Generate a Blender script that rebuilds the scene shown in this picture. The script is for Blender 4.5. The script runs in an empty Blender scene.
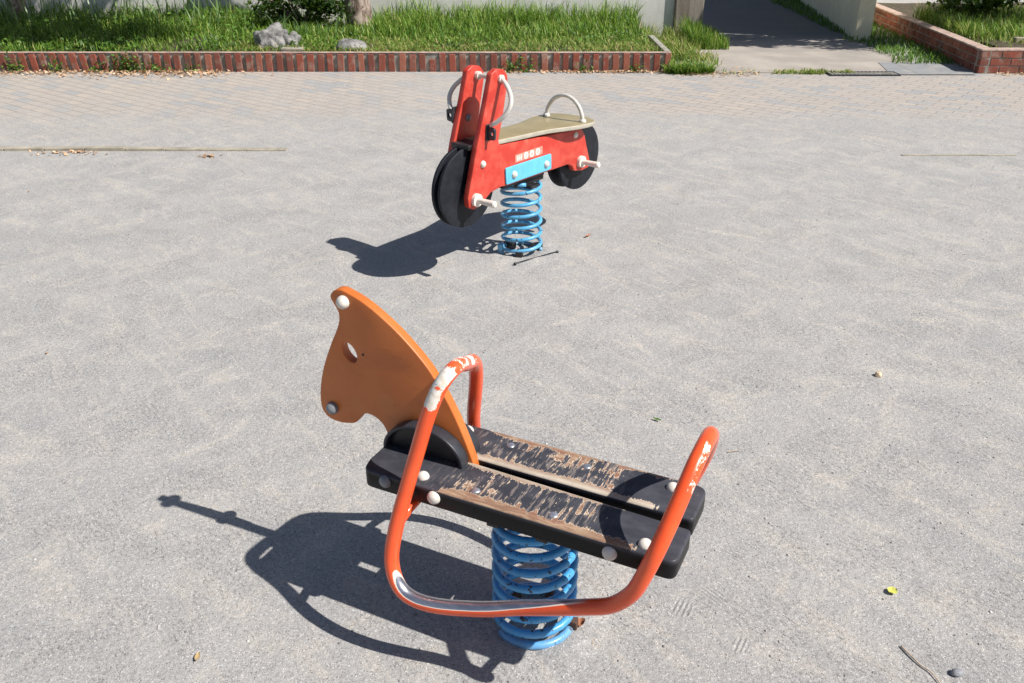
import bpy, bmesh, math, random
import numpy as np
from mathutils import Vector, Matrix, noise
R = math.radians
random.seed(7); rng = np.random.default_rng(11)
S = bpy.context.scene
COL = S.collection

# ------------------------------------------------------------------ camera, sky, sun, exposure
cd = bpy.data.cameras.new('camera'); cam = bpy.data.objects.new('camera', cd); COL.objects.link(cam)
cam.location = (0, 0, 1.6)
cam.rotation_euler = (R(90 - 26.83), 0, 0)
cd.sensor_width = 36; cd.lens = 870 / 1024 * 36
cd.clip_start = .05; cd.clip_end = 400
S.camera = cam
SUN_EL, SUN_AZ = R(48.3), R(-23)
SV = Vector((math.cos(SUN_EL) * math.cos(SUN_AZ), math.cos(SUN_EL) * math.sin(SUN_AZ), math.sin(SUN_EL)))
w = bpy.data.worlds.new('World'); S.world = w; w.use_nodes = True
nt = w.node_tree; nt.nodes.clear()
sky = nt.nodes.new('ShaderNodeTexSky'); sky.sky_type = 'NISHITA'; sky.sun_disc = False
sky.sun_elevation = SUN_EL; sky.sun_rotation = math.atan2(SV.x, SV.y)
sky.air_density = 1.0; sky.dust_density = 1.0
bg = nt.nodes.new('ShaderNodeBackground'); bg.inputs[1].default_value = .056
wo = nt.nodes.new('ShaderNodeOutputWorld')
nt.links.new(sky.outputs[0], bg.inputs[0]); nt.links.new(bg.outputs[0], wo.inputs[0])
sl = bpy.data.lights.new('sun', 'SUN'); sl.energy = 4.9; sl.angle = R(.55); sl.color = (1, .955, .89)
so = bpy.data.objects.new('sun', sl); COL.objects.link(so)
so.rotation_euler = SV.to_track_quat('Z', 'Y').to_euler()
S.view_settings.view_transform = 'Standard'; S.view_settings.look = 'None'
S.view_settings.exposure = .40; S.view_settings.gamma = 1

# ------------------------------------------------------------------ node helper
class N:
    def __init__(s, name):
        s.m = bpy.data.materials.new(name); s.m.use_nodes = True
        s.t = s.m.node_tree; s.b = s.t.nodes['Principled BSDF']
        s.out = s.t.nodes['Material Output']
    def n(s, t, **k):
        x = s.t.nodes.new(t)
        for a, b in k.items(): setattr(x, a, b)
        return x
    def L(s, a, b): s.t.links.new(a, b)
    def put(s, sock, v):
        if isinstance(v, bpy.types.NodeSocket): s.L(v, sock)
        elif isinstance(v, (tuple, list)) and len(v) == 3 and sock.type == 'RGBA': sock.default_value = (*v, 1)
        else: sock.default_value = v
    def obj(s): return s.n('ShaderNodeTexCoord').outputs['Object']
    def gen(s): return s.n('ShaderNodeNewGeometry').outputs['Position']
    def map(s, v, loc=(0, 0, 0), rot=(0, 0, 0), sc=(1, 1, 1)):
        x = s.n('ShaderNodeMapping'); s.L(v, x.inputs[0]); x.inputs[1].default_value = loc
        x.inputs[2].default_value = rot; x.inputs[3].default_value = sc; return x.outputs[0]
    def noise(s, v, sc, det=4, ro=.5, dist=0):
        x = s.n('ShaderNodeTexNoise'); s.L(v, x.inputs['Vector']); x.inputs['Scale'].default_value = sc
        x.inputs['Detail'].default_value = det; x.inputs['Roughness'].default_value = ro
        x.inputs['Distortion'].default_value = dist; return x.outputs[0]
    def voro(s, v, sc, out='Distance', feat='F1'):
        x = s.n('ShaderNodeTexVoronoi', feature=feat); s.L(v, x.inputs['Vector']); x.inputs['Scale'].default_value = sc
        return x.outputs[out]
    def ma(s, op, a, b=0, c=0, clamp=False):
        x = s.n('ShaderNodeMath', operation=op); x.use_clamp = clamp
        s.put(x.inputs[0], a); s.put(x.inputs[1], b)
        if op in ('MULTIPLY_ADD',): s.put(x.inputs[2], c)
        return x.outputs[0]
    def step(s, v, a, b):           # smooth 0..1 between a and b
        x = s.n('ShaderNodeMapRange', interpolation_type='SMOOTHSTEP'); s.put(x.inputs[0], v)
        x.inputs[1].default_value = a; x.inputs[2].default_value = b; return x.outputs[0]
    def mix(s, f, a, b, mode='MIX'):
        x = s.n('ShaderNodeMix', data_type='RGBA', blend_type=mode); s.put(x.inputs[0], f)
        s.put(x.inputs[6], a); s.put(x.inputs[7], b); return x.outputs[2]
    def ramp(s, f, stops):
        x = s.n('ShaderNodeValToRGB'); s.put(x.inputs[0], f); e = x.color_ramp.elements
        while len(e) < len(stops): e.new(.5)
        for i, (p, c) in enumerate(stops): e[i].position = p; e[i].color = (*c, 1)
        return x.outputs[0]
    def bump(s, h, strength=.5, dist=.01, prev=None):
        x = s.n('ShaderNodeBump'); s.put(x.inputs['Height'], h); x.inputs['Strength'].default_value = strength
        x.inputs['Distance'].default_value = dist
        if prev: s.L(prev, x.inputs['Normal'])
        return x.outputs[0]
    def sep(s, v):
        x = s.n('ShaderNodeSeparateXYZ'); s.L(v, x.inputs[0]); return x.outputs
    def fin(s, color, rough=.6, normal=None, metal=0, spec=.5, coat=0):
        s.put(s.b.inputs['Base Color'], color); s.put(s.b.inputs['Roughness'], rough)
        s.put(s.b.inputs['Metallic'], metal); s.b.inputs['Specular IOR Level'].default_value = spec
        s.b.inputs['Coat Weight'].default_value = coat
        if normal: s.L(normal, s.b.inputs['Normal'])
        return s.m

def dist_to(k, v, p):
    x = k.n('ShaderNodeVectorMath', operation='DISTANCE'); k.L(v, x.inputs[0]); x.inputs[1].default_value = p
    return x.outputs['Value']

# ------------------------------------------------------------------ materials
SCUFFS = [(.42, 3.33, .58, 2.98, .02), (.60, 3.58, .80, 3.69, .02), (.16, 3.92, .34, 4.05, .035), (.86, 2.72, .97, 2.77, .03), (1.0, 4.55, 1.35, 4.35, .04),
          (.98, 2.02, 1.10, 1.93, .022), (.92, 2.28, 1.05, 2.14, .025), (.70, 2.68, .83, 2.73, .025), (-1.30, 1.80, -1.22, 1.86, .02), (-1.75, 2.2, -1.55, 2.13, .03), (.22, 3.5, .4, 3.4, .03), (1.9, 3.6, 2.3, 3.45, .04), (-1.2, 3.2, -.9, 3.4, .03)]
def dirt_color(k, P, full=False):
    fine = k.noise(P, 300, 3, .75)
    grain = k.voro(P, 380, 'Color')
    gsep = k.sep(grain)[0]
    mid = k.noise(P, 26, 5, .65)
    big = k.noise(P, 1.7, 5, .6)
    c = k.mix(k.step(big, .35, .68), (.325, .320, .320), (.400, .390, .382))
    c = k.mix(k.step(mid, .36, .62), k.mix(.20, c, (.22, .215, .215)), c)
    dk = k.step(k.noise(k.map(k.map(P, rot=(0, 0, R(50))), sc=(1.3, 2.2, 1), loc=(9, 4, 2)), 1.9, 6, .7, .5), .52, .66)
    c = k.mix(k.ma('MULTIPLY', dk, .42), c, (.25, .248, .255))
    # pale sandy streaks and scuffs, in two directions
    P1 = k.map(k.map(P, rot=(0, 0, R(40))), sc=(1.2, 3.0, 1)); P2 = k.map(k.map(P, rot=(0, 0, R(-48))), sc=(1.2, 3.2, 1), loc=(3, 7, 0))
    s1 = k.step(k.noise(P1, 2.6, 5, .62, .6), .50, .68); s2 = k.step(k.noise(P2, 2.4, 5, .62, .6), .51, .70)
    P3 = k.map(k.map(P, rot=(0, 0, R(55))), sc=(1.2, 8, 1), loc=(1, 2, 0))
    s3 = k.step(k.noise(P3, 2.0, 3, .5, 1.0), .585, .64)
    s = k.ma('MAXIMUM', k.ma('MAXIMUM', s1, s2), k.ma('MULTIPLY', s3, .7))
    s = k.ma('MULTIPLY', s, k.step(k.noise(P, 45, 3, .7), .25, .6))
    c = k.mix(k.ma('MULTIPLY', s, .62), c, (.62, .545, .455))
    st = None                                       # single long scuffs left by shoes dragged through the grit
    for (x0, y0, x1, y1, w_) in SCUFFS:
        L_ = math.hypot(x1-x0, y1-y0); q = k.map(k.map(P, loc=(-(x0+x1)/2, -(y0+y1)/2, 0)), rot=(0, 0, -math.atan2(y1-y0, x1-x0)))
        wob = k.ma('MULTIPLY', k.ma('SUBTRACT', k.noise(P, 9, 3, .6), .5), w_*1.6)
        sx, sy, _ = k.sep(q)
        e = k.ma('ADD', k.ma('POWER', k.ma('ABSOLUTE', k.ma('DIVIDE', sx, L_/2)), 2.0), k.ma('POWER', k.ma('ABSOLUTE', k.ma('DIVIDE', k.ma('ADD', sy, wob), w_)), 2.0))
        m_ = k.step(e, 1.2, .1); st = m_ if st is None else k.ma('MAXIMUM', st, m_)
    if full: c = k.mix(k.ma('MULTIPLY', k.ma('MULTIPLY', st, k.step(k.noise(P, 22, 4, .7), .38, .60)), .55), c, (.68, .60, .50))
    # grains
    f = k.step(fine, .28, .74)
    f = k.ma('ADD', k.ma('MULTIPLY', f, .65), k.ma('MULTIPLY', k.step(k.noise(P, 95, 3, .7), .36, .64), .35))
    c = k.mix(.45, c, k.mix(f, (.12, .12, .12), (.66, .645, .625)), 'MIX')
    c = k.mix(k.ma('MULTIPLY', k.step(gsep, .962, .97), .5), c, (.86, .85, .83))
    c = k.mix(k.ma('MULTIPLY', k.step(gsep, .055, .035), .6), c, (.07, .07, .072))
    return c, fine, mid, s

def ground_mat():
    k = N('playground_grit'); P = k.gen()
    c, fine, mid, s = dirt_color(k, P, True)
    lump = k.noise(P, 60, 4, .7); wave = k.noise(P, 7, 4, .6)
    clod = k.step(k.noise(k.map(k.map(P, rot=(0, 0, R(48))), sc=(1, 2.4, 1)), 48, 5, .75), .52, .66)
    clodm = k.ma('MULTIPLY', clod, k.step(k.noise(P, 3.3, 3, .6), .46, .58))
    h = k.ma('ADD', k.ma('MULTIPLY', fine, .55), k.ma('MULTIPLY', lump, .9))
    h = k.ma('ADD', h, k.ma('MULTIPLY', clodm, .45))
    h = k.ma('ADD', h, k.ma('MULTIPLY', wave, 2.5))
    # grooves pressed by shoe soles
    for (x, y, a, rx, ry, fr) in ((.615, 1.858, -40, .045, .03, 560), (.517, 1.711, -52, .045, .032, 560), (.434, 1.665, 62, .04, .035, 520), (.552, 1.542, 60, .035, .025, 540)):
        q = k.map(P, loc=(-x, -y, 0))
        q = k.map(q, rot=(0, 0, R(-a)))
        sx, sy, _ = k.sep(q)
        wv = k.ma('SINE', k.ma('MULTIPLY', sy, fr))
        e = k.ma('ADD', k.ma('POWER', k.ma('ABSOLUTE', k.ma('DIVIDE', sx, rx)), 2), k.ma('POWER', k.ma('ABSOLUTE', k.ma('DIVIDE', sy, ry)), 2))
        h = k.ma('ADD', h, k.ma('MULTIPLY', k.ma('MULTIPLY', wv, k.step(k.ma('ADD', e, k.ma('MULTIPLY', lump, 1.6)), 1.9, .9)), .26))
    nrm = k.bump(h, .72, .006)
    return k.fin(c, .95, nrm, spec=.2)

def paver_mat():
    k = N('dusty_clay_pavers'); P = k.gen()
    q = k.map(P, rot=(0, 0, R(38)))
    def bt(q, bw, rh):
        x = k.n('ShaderNodeTexBrick'); k.L(q, x.inputs['Vector']); x.inputs['Scale'].default_value = 1
        x.inputs['Brick Width'].default_value = bw; x.inputs['Row Height'].default_value = rh; x.inputs['Mortar Size'].default_value = .006
        x.inputs['Mortar Smooth'].default_value = .4
        x.inputs['Color1'].default_value = (0, 0, 0, 1); x.inputs['Color2'].default_value = (1, 1, 1, 1); x.inputs['Mortar'].default_value = (.5, .5, .5, 1)
        x.inputs['Bias'].default_value = 0
        return x
    b = bt(q, .22, .11)
    base = k.ramp(b.outputs['Color'], [(0, (.33, .335, .345)), (.15, (.35, .345, .345)), (.28, (.43, .375, .33)), (.7, (.41, .37, .335)), (1, (.46, .395, .34))])
    base = k.mix(k.ma('MULTIPLY', b.outputs['Fac'], .7), base, (.20, .19, .175))
    c, fine, mid, s = dirt_color(k, P)
    x, y, z = k.sep(P)
    # dust thickens towards the playground and in the middle
    dust = k.ma('ADD', k.step(y, 7.8, 6.4), k.ma('MULTIPLY', k.noise(P, .8, 4, .6), .9))
    dust = k.ma('ADD', dust, k.ma('MULTIPLY', k.step(k.ma('ABSOLUTE', k.ma('SUBTRACT', x, -.4)), 2.4, .2), .15))
    dust = k.step(k.ma('ADD', dust, k.ma('MULTIPLY', k.ma('SUBTRACT', k.noise(P, 6, 5, .7), .5), .8)), .2, 1.0)
    dust = k.ma('ADD', k.ma('MULTIPLY', dust, .74), .08)
    dust = k.ma('MAXIMUM', dust, k.step(k.ma('ADD', y, k.ma('MULTIPLY', k.noise(P, 4, 4, .7), .6)), 7.2, 6.7))
    col = k.mix(dust, base, c)
    h = k.ma('ADD', k.ma('MULTIPLY', b.outputs['Fac'], k.ma('MULTIPLY', k.ma('SUBTRACT', 1, dust), -1.2)), k.ma('MULTIPLY', fine, .55))
    h = k.ma('ADD', h, k.ma('MULTIPLY', dust, k.ma('ADD', k.ma('MULTIPLY', k.noise(P, 60, 4, .7), .9), k.ma('MULTIPLY', k.noise(P, 7, 4, .6), 2.5))))
    return k.fin(col, .92, k.bump(h, .8, .006), spec=.2)

def simple(name, col, rough=.5, var=.15, sc=30, bump=.0, metal=0, spec=.5, coat=0, dirt=None, bd=.002):
    k = N(name); P = k.obj(); a = k.noise(P, sc, 5, .65)
    dark = tuple(x * (1 - var) for x in col); lite = tuple(min(1, x * (1 + var)) for x in col)
    c = k.mix(k.step(a, .3, .7), dark, lite)
    if dirt:
        f = k.step(k.noise(P, sc * .35, 6, .7), .52, .75)
        c = k.mix(k.ma('MULTIPLY', f, dirt[1]), c, dirt[0])
    nr = k.bump(k.noise(P, sc * 3, 4, .6), bump, bd) if bump else None
    return k.fin(c, k.mix(a, (rough * .8,) * 3, (min(1, rough * 1.25),) * 3), nr, metal, spec, coat)

M = {}
M['dirt'] = ground_mat(); M['paver'] = paver_mat()
M['black'] = simple('black_plastic', (.016, .016, .019), .42, .3, 40, .1, dirt=((.07, .065, .06), .35))
M['blackdusty'] = simple('dusty_black_board', (.03, .032, .04), .36, .25, 25, .08, dirt=((.10, .10, .11), .4))
M['wheel'] = simple('black_wheel_board', (.014, .016, .022), .5, .3, 25, .08, spec=.25, dirt=((.035, .036, .042), .5))
M['bolt_white'] = simple('white_plastic_cap', (.68, .64, .58), .4, .12, 60, dirt=((.35, .31, .27), .5))
M['bolt_grey'] = simple('grey_plastic_cap', (.20, .21, .23), .4, .2, 60)
M['metal'] = simple('galvanised_bolt', (.55, .57, .62), .35, .2, 50, metal=.8)
M['pale_tube'] = simple('pale_coated_tube', (.62, .60, .55), .32, .1, 40, dirt=((.40, .37, .32), .35), coat=.3)
M['white_peg'] = simple('white_rubber_peg', (.75, .69, .62), .45, .1, 50, dirt=((.5, .42, .35), .4))
M['brick'] = None
M['dark_steel'] = simple('dark_steel', (.05, .055, .065), .4, .3, 40, metal=.4)
M['concrete'] = simple('weathered_concrete', (.30, .285, .25), .9, .25, 9, .5, dirt=((.20, .19, .16), .6), bd=.01)
M['kerb'] = simple('sandy_concrete_edging', (.35, .315, .25), .9, .25, 8, .5, dirt=((.20, .17, .13), .7), bd=.006)
M['rock'] = simple('grey_rock', (.21, .205, .20), .9, .6, 12, .7, dirt=((.5, .46, .42), .8), bd=.02)
M['soil'] = simple('dark_soil', (.07, .055, .035), 1, .4, 14, .8, bd=.02)
M['pebble'] = simple('mixed_pebbles', (.42, .41, .40), .8, .5, 13, .2)

def red_plate():
    k = N('red_painted_panel'); P = k.obj()
    a = k.noise(P, 14, 5, .6); c = k.mix(k.step(a, .38, .62), (.50, .040, .026), (.62, .078, .050))
    f = k.step(k.noise(k.map(P, sc=(1, 1, .5)), 22, 6, .75), .60, .74)
    c = k.mix(k.ma('MULTIPLY', f, .5), c, (.72, .26, .20))
    sc = k.step(k.noise(k.map(P, rot=(0, R(20), 0), sc=(14, 14, 1.6)), 9, 3, .6), .70, .74)
    c = k.mix(k.ma('MULTIPLY', sc, .3), c, (.8, .5, .45))
    return k.fin(c, .38, k.bump(a, .05, .002), spec=.5)
M['red'] = red_plate()
M['blue_plate'] = simple('sky_blue_steel', (.13, .50, .72), .4, .08, 20, dirt=((.3, .5, .6), .3))

def orange_panel():
    k = N('orange_panel'); P = k.obj(); a = k.noise(P, 10, 5, .6)
    c = k.mix(k.step(a, .3, .7), (.52, .135, .026), (.58, .165, .034))
    v = k.voro(P, 60, 'Distance'); m = k.ma('MULTIPLY', k.step(v, .10, .05), k.step(k.noise(P, 6, 2), .52, .6))
    c = k.mix(m, c, (.05, .02, .01))
    f = k.step(k.noise(P, 35, 6, .75), .56, .70); c = k.mix(k.ma('MULTIPLY', f, .35), c, (.30, .09, .03))
    g = k.step(k.noise(k.map(P, rot=(0, R(35), 0), sc=(60, 60, 4)), 1.5, 4, .7), .66, .70); c = k.mix(k.ma('MULTIPLY', g, .4), c, (.68, .30, .12))
    h = k.step(k.noise(k.map(P, loc=(2, 1, 4)), 4.5, 5, .65), .5, .66); c = k.mix(k.ma('MULTIPLY', h, .35), c, (.60, .22, .07))
    return k.fin(c, .4, k.bump(a, .05, .002))
M['orange_panel'] = orange_panel()

def tube_mat():
    k = N('chipped_orange_tube'); P = k.obj(); x, y, z = k.sep(P)
    a = k.noise(P, 12, 4, .6)
    c = k.mix(k.step(a, .3, .7), (.80, .088, .022), (.88, .115, .03))
    grime = k.step(k.noise(P, 30, 6, .7), .6, .78); c = k.mix(k.ma('MULTIPLY', grime, .15), c, (.5, .12, .06))
    Nn = k.n('ShaderNodeNewGeometry').outputs['Normal']; nx, ny, nz = k.sep(Nn)
    rag = k.ma('ADD', k.ma('MULTIPLY', k.noise(P, 38, 5, .8), .7), k.ma('MULTIPLY', k.noise(P, 130, 3, .7), .3))
    def patch(p, r, w=.03):
        d = dist_to(k, P, p); d = k.ma('ADD', d, k.ma('MULTIPLY', k.ma('SUBTRACT', rag, .5), w))
        return k.step(d, r, r - .0025)
    hi = k.step(k.ma('ADD', nz, k.ma('MULTIPLY', rag, .8)), .28, .34)
    # paint worn to primer on both arches
    m1 = patch((.190, .110, .655), .030, .06); m1 = k.ma('MAXIMUM', m1, patch((.174, .090, .695), .030, .08))
    m1 = k.ma('MAXIMUM', m1, patch((.172, .045, .703), .026, .30)); m1 = k.ma('MAXIMUM', m1, patch((.194, -.035, .665), .030, .16))
    m2 = patch((-.358, .10, .585), .022, .06); m2 = k.ma('MAXIMUM', m2, patch((-.362, .062, .615), .024, .09)); m2 = k.ma('MAXIMUM', m2, patch((-.368, .03, .64), .018, .06))
    m2 = k.ma('MULTIPLY', m2, k.step(k.ma('ADD', nx, k.ma('MULTIPLY', rag, .9)), .62, .66))
    side = k.step(k.ma('ADD', k.ma('MULTIPLY', nx, .6), k.ma('MULTIPLY', nz, .8)), .25, .4)
    prim = k.ma('MAXIMUM', k.ma('MULTIPLY', m1, hi), k.ma('MULTIPLY', m2, hi))
    c2 = k.mix(k.step(k.noise(P, 90, 3, .6), .35, .6), (.70, .62, .52), (.84, .80, .73))
    bl = k.ma('MULTIPLY', patch((.180, .104, .682), .009, .05), 1)
    c2 = k.mix(bl, c2, (.12, .25, .5))
    c = k.mix(prim, c, c2)
    # bare steel along the top of the low foot rail, with a pale edge
    # bare zone runs from the front bend to the rear third of the rail
    zl = k.ma('SUBTRACT', .335, k.ma('MULTIPLY', k.step(x, -.15, .20), .06))
    low = k.ma('MULTIPLY', k.step(k.ma('SUBTRACT', z, k.ma('MULTIPLY', k.ma('MAXIMUM', 0, k.ma('MULTIPLY', x, -1)), .32)), .300, .288), k.ma('MULTIPLY', k.step(x, -.215, -.16), 1))
    cut = k.ma('ADD', k.ma('MULTIPLY', k.step(x, -.0, -.20), .42), .46)
    t = k.ma('SUBTRACT', k.ma('ADD', nz, k.ma('MULTIPLY', k.ma('SUBTRACT', rag, .5), .10)), cut)
    bare = k.ma('MULTIPLY', low, k.step(t, .0, .03)); edge = k.ma('MULTIPLY', low, k.step(t, -.09, -.06))
    c = k.mix(edge, c, (.85, .72, .62))
    c = k.mix(bare, c, k.mix(k.step(k.noise(k.map(P, sc=(1, 4, 4)), 18, 4, .6), .35, .7), (.42, .43, .50), (.66, .66, .70)))
    rough = k.mix(prim, (.26,) * 3, (.75,) * 3); rough = k.mix(bare, rough, (.3,) * 3)
    return k.fin(c, rough, k.bump(k.ma('ADD', prim, k.ma('MULTIPLY', edge, 1)), .3, -.001), metal=k.ma('MULTIPLY', bare, .9), coat=.25)
M['tube'] = tube_mat()

def spring_mat(name, col, dark=.25):
    k = N(name); P = k.obj()
    c = k.mix(k.step(k.noise(P, 12, 3), .3, .7), tuple(v * .88 for v in col), tuple(v * 1.08 for v in col))
    ch = k.step(k.noise(P, 75, 4, .7), .66 - dark * .12, .68 - dark * .12)
    c = k.mix(ch, c, (.035, .03, .03))
    fade = k.step(k.noise(P, 25, 5, .7), .56, .75); c = k.mix(k.ma('MULTIPLY', fade, .35), c, (.4, .6, .72))
    x, y, z = k.sep(P); lowz = k.step(k.ma('ADD', z, k.ma('MULTIPLY', k.noise(P, 30, 4, .7), .10)), .12, .045)
    c = k.mix(k.ma('MULTIPLY', lowz, .3), c, (.36, .33, .29))
    return k.fin(c, k.mix(fade, (.35,)*3, (.7,)*3), k.bump(ch, .4, -.001), coat=.1)
M['spring_blue'] = spring_mat('chipped_blue_spring', (.07, .36, .72), .5)
M['spring_sky'] = spring_mat('sky_blue_spring', (.10, .38, .64), .5)

def board_mat():
    """black paint flaking off layered wood: worn in the middle and along the edges"""
    k = N('flaking_black_board'); P = k.obj(); x, y, z = k.sep(P)
    st = k.map(P, rot=(0, 0, R(-7)), sc=(95, 9, 9))
    n1 = k.noise(st, 1.0, 5, .68, .4)
    n2 = k.noise(k.map(P, sc=(.8, 1.3, 1)), 14, 4, .6)
    n3 = k.noise(k.map(P, sc=(150, 22, 22), rot=(0, 0, R(-9))), 1.0, 3, .6)
    # bias along the board: s in (-.25 .. .2) worn most around -.02
    mid = k.ma('MULTIPLY', k.step(x, .205, .10), k.step(x, -.235, -.13))
    # distance to the outer and inner board edges
    ay = k.ma('ABSOLUTE', y)
    outer = k.step(ay, .108, .142); inner = k.step(ay, .036, .012)
    outer = k.ma('MULTIPLY', outer, k.step(k.noise(k.map(P, sc=(14, 40, 1)), 1.0, 4, .7), .30, .52)); edge = k.ma('MAXIMUM', outer, k.ma('MULTIPLY', inner, .8))
    edgezone = k.ma('MULTIPLY', k.step(x, .20, .15), k.step(x, -.30, -.24))
    b = k.ma('ADD', k.ma('MULTIPLY', n1, .70), k.ma('MULTIPLY', n2, .65))
    b = k.ma('ADD', b, k.ma('MULTIPLY', mid, .112))
    b = k.ma('ADD', b, k.ma('MULTIPLY', k.ma('MULTIPLY', edge, edgezone), .42))
    b = k.ma('ADD', b, k.ma('MULTIPLY', k.step(ay, .05, .085), k.ma('MULTIPLY', mid, .03)))
    top = k.step(z, .4285, .4305)
    peel = k.ma('MULTIPLY', k.step(b, .850, .857), top)
    deep = k.step(b, .872, .89)
    paint = k.mix(k.step(n2, .35, .65), (.040, .042, .052), (.065, .066, .08))
    paint = k.mix(k.ma('MULTIPLY', k.step(n3, .53, .62), k.ma('MULTIPLY', k.ma('MULTIPLY', k.ma('MAXIMUM', mid, k.ma('MULTIPLY', k.step(x, .26, .16), k.step(x, -.1, .1))), top), .6)), paint, (.26, .22, .20))
    wood = k.mix(k.step(k.noise(k.map(P, sc=(4, 26, 26), rot=(0, 0, R(4))), 3.0, 5, .7, 1.2), .35, .65), (.22, .125, .085), (.40, .28, .19))
    wood = k.mix(k.ma('MULTIPLY', k.step(k.noise(P, 9, 4, .6, .5), .48, .56), k.step(outer, .75, .2)), wood, (.24, .125, .085))
    wood = k.mix(k.ma('MULTIPLY', k.step(k.noise(k.map(P, sc=(8, 60, 60)), 3.0, 4, .7), .58, .66), .7), wood, (.2, .13, .09))
    wood = k.mix(inner, wood, k.mix(k.step(n2, .3, .7), (.34, .29, .235), (.50, .44, .36)))
    wood = k.mix(k.ma('MULTIPLY', k.step(deep, .8, .1), .85), wood, (.68, .56, .43))
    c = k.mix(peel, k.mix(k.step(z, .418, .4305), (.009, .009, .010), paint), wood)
    rough = k.mix(peel, (.42,) * 3, (.8,) * 3)
    h = k.ma('ADD', k.ma('MULTIPLY', peel, -1), k.ma('MULTIPLY', k.ma('MULTIPLY', n3, edgezone), .5))
    return k.fin(c, rough, k.bump(h, .6, .0016), spec=.22)
M['board'] = board_mat()

def bike_seat_mat():
    k = N('tan_seat_board'); P = k.obj(); x, y, z = k.sep(P); a = k.noise(P, 9, 5, .6)
    c = k.mix(k.step(a, .3, .7), (.27, .215, .105), (.34, .275, .145))
    f = k.step(k.noise(P, 50, 4, .7), .6, .75); c = k.mix(k.ma('MULTIPLY', f, .3), c, (.55, .48, .36))
    return k.fin(c, .4, k.bump(a, .05, .003), coat=.15)
M['tan'] = bike_seat_mat()
M['tan_edge'] = simple('pale_beige_edge', (.42, .39, .32), .42, .1, 20, dirt=((.35, .32, .26), .4))

def brick_mat(name='red_brick'):
    k = N(name); P = k.gen(); a = k.noise(P, 40, 5, .65)
    r = k.n('ShaderNodeNewGeometry').outputs['Random Per Island']
    c = k.ramp(r, [(0, (.22, .065, .045)), (.35, (.31, .085, .055)), (.7, (.20, .068, .05)), (1, (.36, .13, .085))])
    c = k.mix(k.ma('MULTIPLY', k.step(a, .4, .75), .45), c, (.17, .10, .08))
    c = k.mix(k.ma('MULTIPLY', k.step(k.noise(P, 7, 5, .7), .50, .68), .5), c, (.36, .31, .26))
    c = k.mix(k.ma('MULTIPLY', k.step(k.noise(P, 3.1, 5, .7), .54, .68), .6), c, (.07, .065, .045))
    return k.fin(c, .9, k.bump(a, .4, .004), spec=.2)
M['brick'] = brick_mat()
M['mortar'] = simple('grey_mortar', (.30, .28, .24), .95, .4, 9, .6, dirt=((.12, .13, .08), .75), bd=.006)
M['mortar_pink'] = simple('pinkish_cap', (.42, .31, .26), .95, .3, 12, .5, dirt=((.2, .16, .12), .7), bd=.006)

def plaster(name, col, stain, sc=1.3):
    k = N(name); P = k.gen(); a = k.noise(P, sc, 6, .7); b = k.noise(k.map(P, sc=(6, 6, .7)), 1.2, 5, .65)
    c = k.mix(k.step(a, .35, .7), col, tuple(v * .82 for v in col))
    c = k.mix(k.ma('MULTIPLY', k.step(b, .5, .75), .6), c, stain)
    x, y, z = k.sep(P); g = k.ma('ADD', z, k.ma('MULTIPLY', k.noise(P, 3, 4, .7), .5))
    c = k.mix(k.ma('MULTIPLY', k.step(g, .75, .3), .45), c, stain)
    return k.fin(c, .92, k.bump(k.noise(P, 50, 4, .7), .3, .004), spec=.2)
M['plaster'] = plaster('grey_white_plaster', (.74, .73, .70), (.42, .42, .39))
M['cream'] = plaster('cream_plaster', (.88, .80, .58), (.62, .56, .40))
def post_mat():
    k = N('stained_concrete_post'); P = k.obj(); b = k.noise(k.map(P, sc=(9, 9, .6)), 1.5, 6, .7)
    c = k.ramp(b, [(.3, (.10, .085, .07)), (.45, (.20, .17, .14)), (.6, (.30, .27, .23)), (.75, (.16, .13, .10))])
    return k.fin(c, .9, k.bump(k.noise(P, 30, 5, .7), .5, .006), spec=.2)
M['post'] = post_mat()
def path_mat():
    k = N('worn_path'); P = k.gen(); a = k.noise(P, 150, 4, .7); b = k.noise(P, 1.6, 5, .6); x, y, z = k.sep(P)
    c = k.mix(k.step(b, .35, .7), (.33, .30, .27), (.46, .41, .36))
    c = k.mix(k.step(k.ma('ADD', y, k.noise(P, 2, 4, .6)), 11.0, 13.0), c, k.mix(b, (.15, .147, .15), (.21, .20, .20)))  # darker asphalt tone at the back, with the shade there painted in
    c = k.mix(k.ma('MULTIPLY', k.step(a, .35, .7), .35), c, (.25, .23, .21))
    return k.fin(c, .95, k.bump(a, .4, .004), spec=.2)
M['path'] = path_mat()
def slab_mat():
    k = N('grey_slab'); P = k.gen(); x = k.n('ShaderNodeTexBrick'); k.L(P, x.inputs['Vector']); x.inputs['Scale'].default_value = 1
    x.inputs['Brick Width'].default_value = .3; x.inputs['Row Height'].default_value = .3; x.offset = 0; x.inputs['Mortar Size'].default_value = .006
    x.inputs['Color1'].default_value = (.22, .23, .245, 1); x.inputs['Color2'].default_value = (.28, .285, .295, 1); x.inputs['Mortar'].default_value = (.17, .17, .17, 1)
    c = k.mix(k.ma('MULTIPLY', k.step(k.noise(P, 5, 5, .7), .45, .7), .5), x.outputs[0], (.42, .38, .33))
    return k.fin(c, .9, k.bump(k.noise(P, 90, 4), .3, .004), spec=.2)
M['slab'] = slab_mat()

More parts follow.
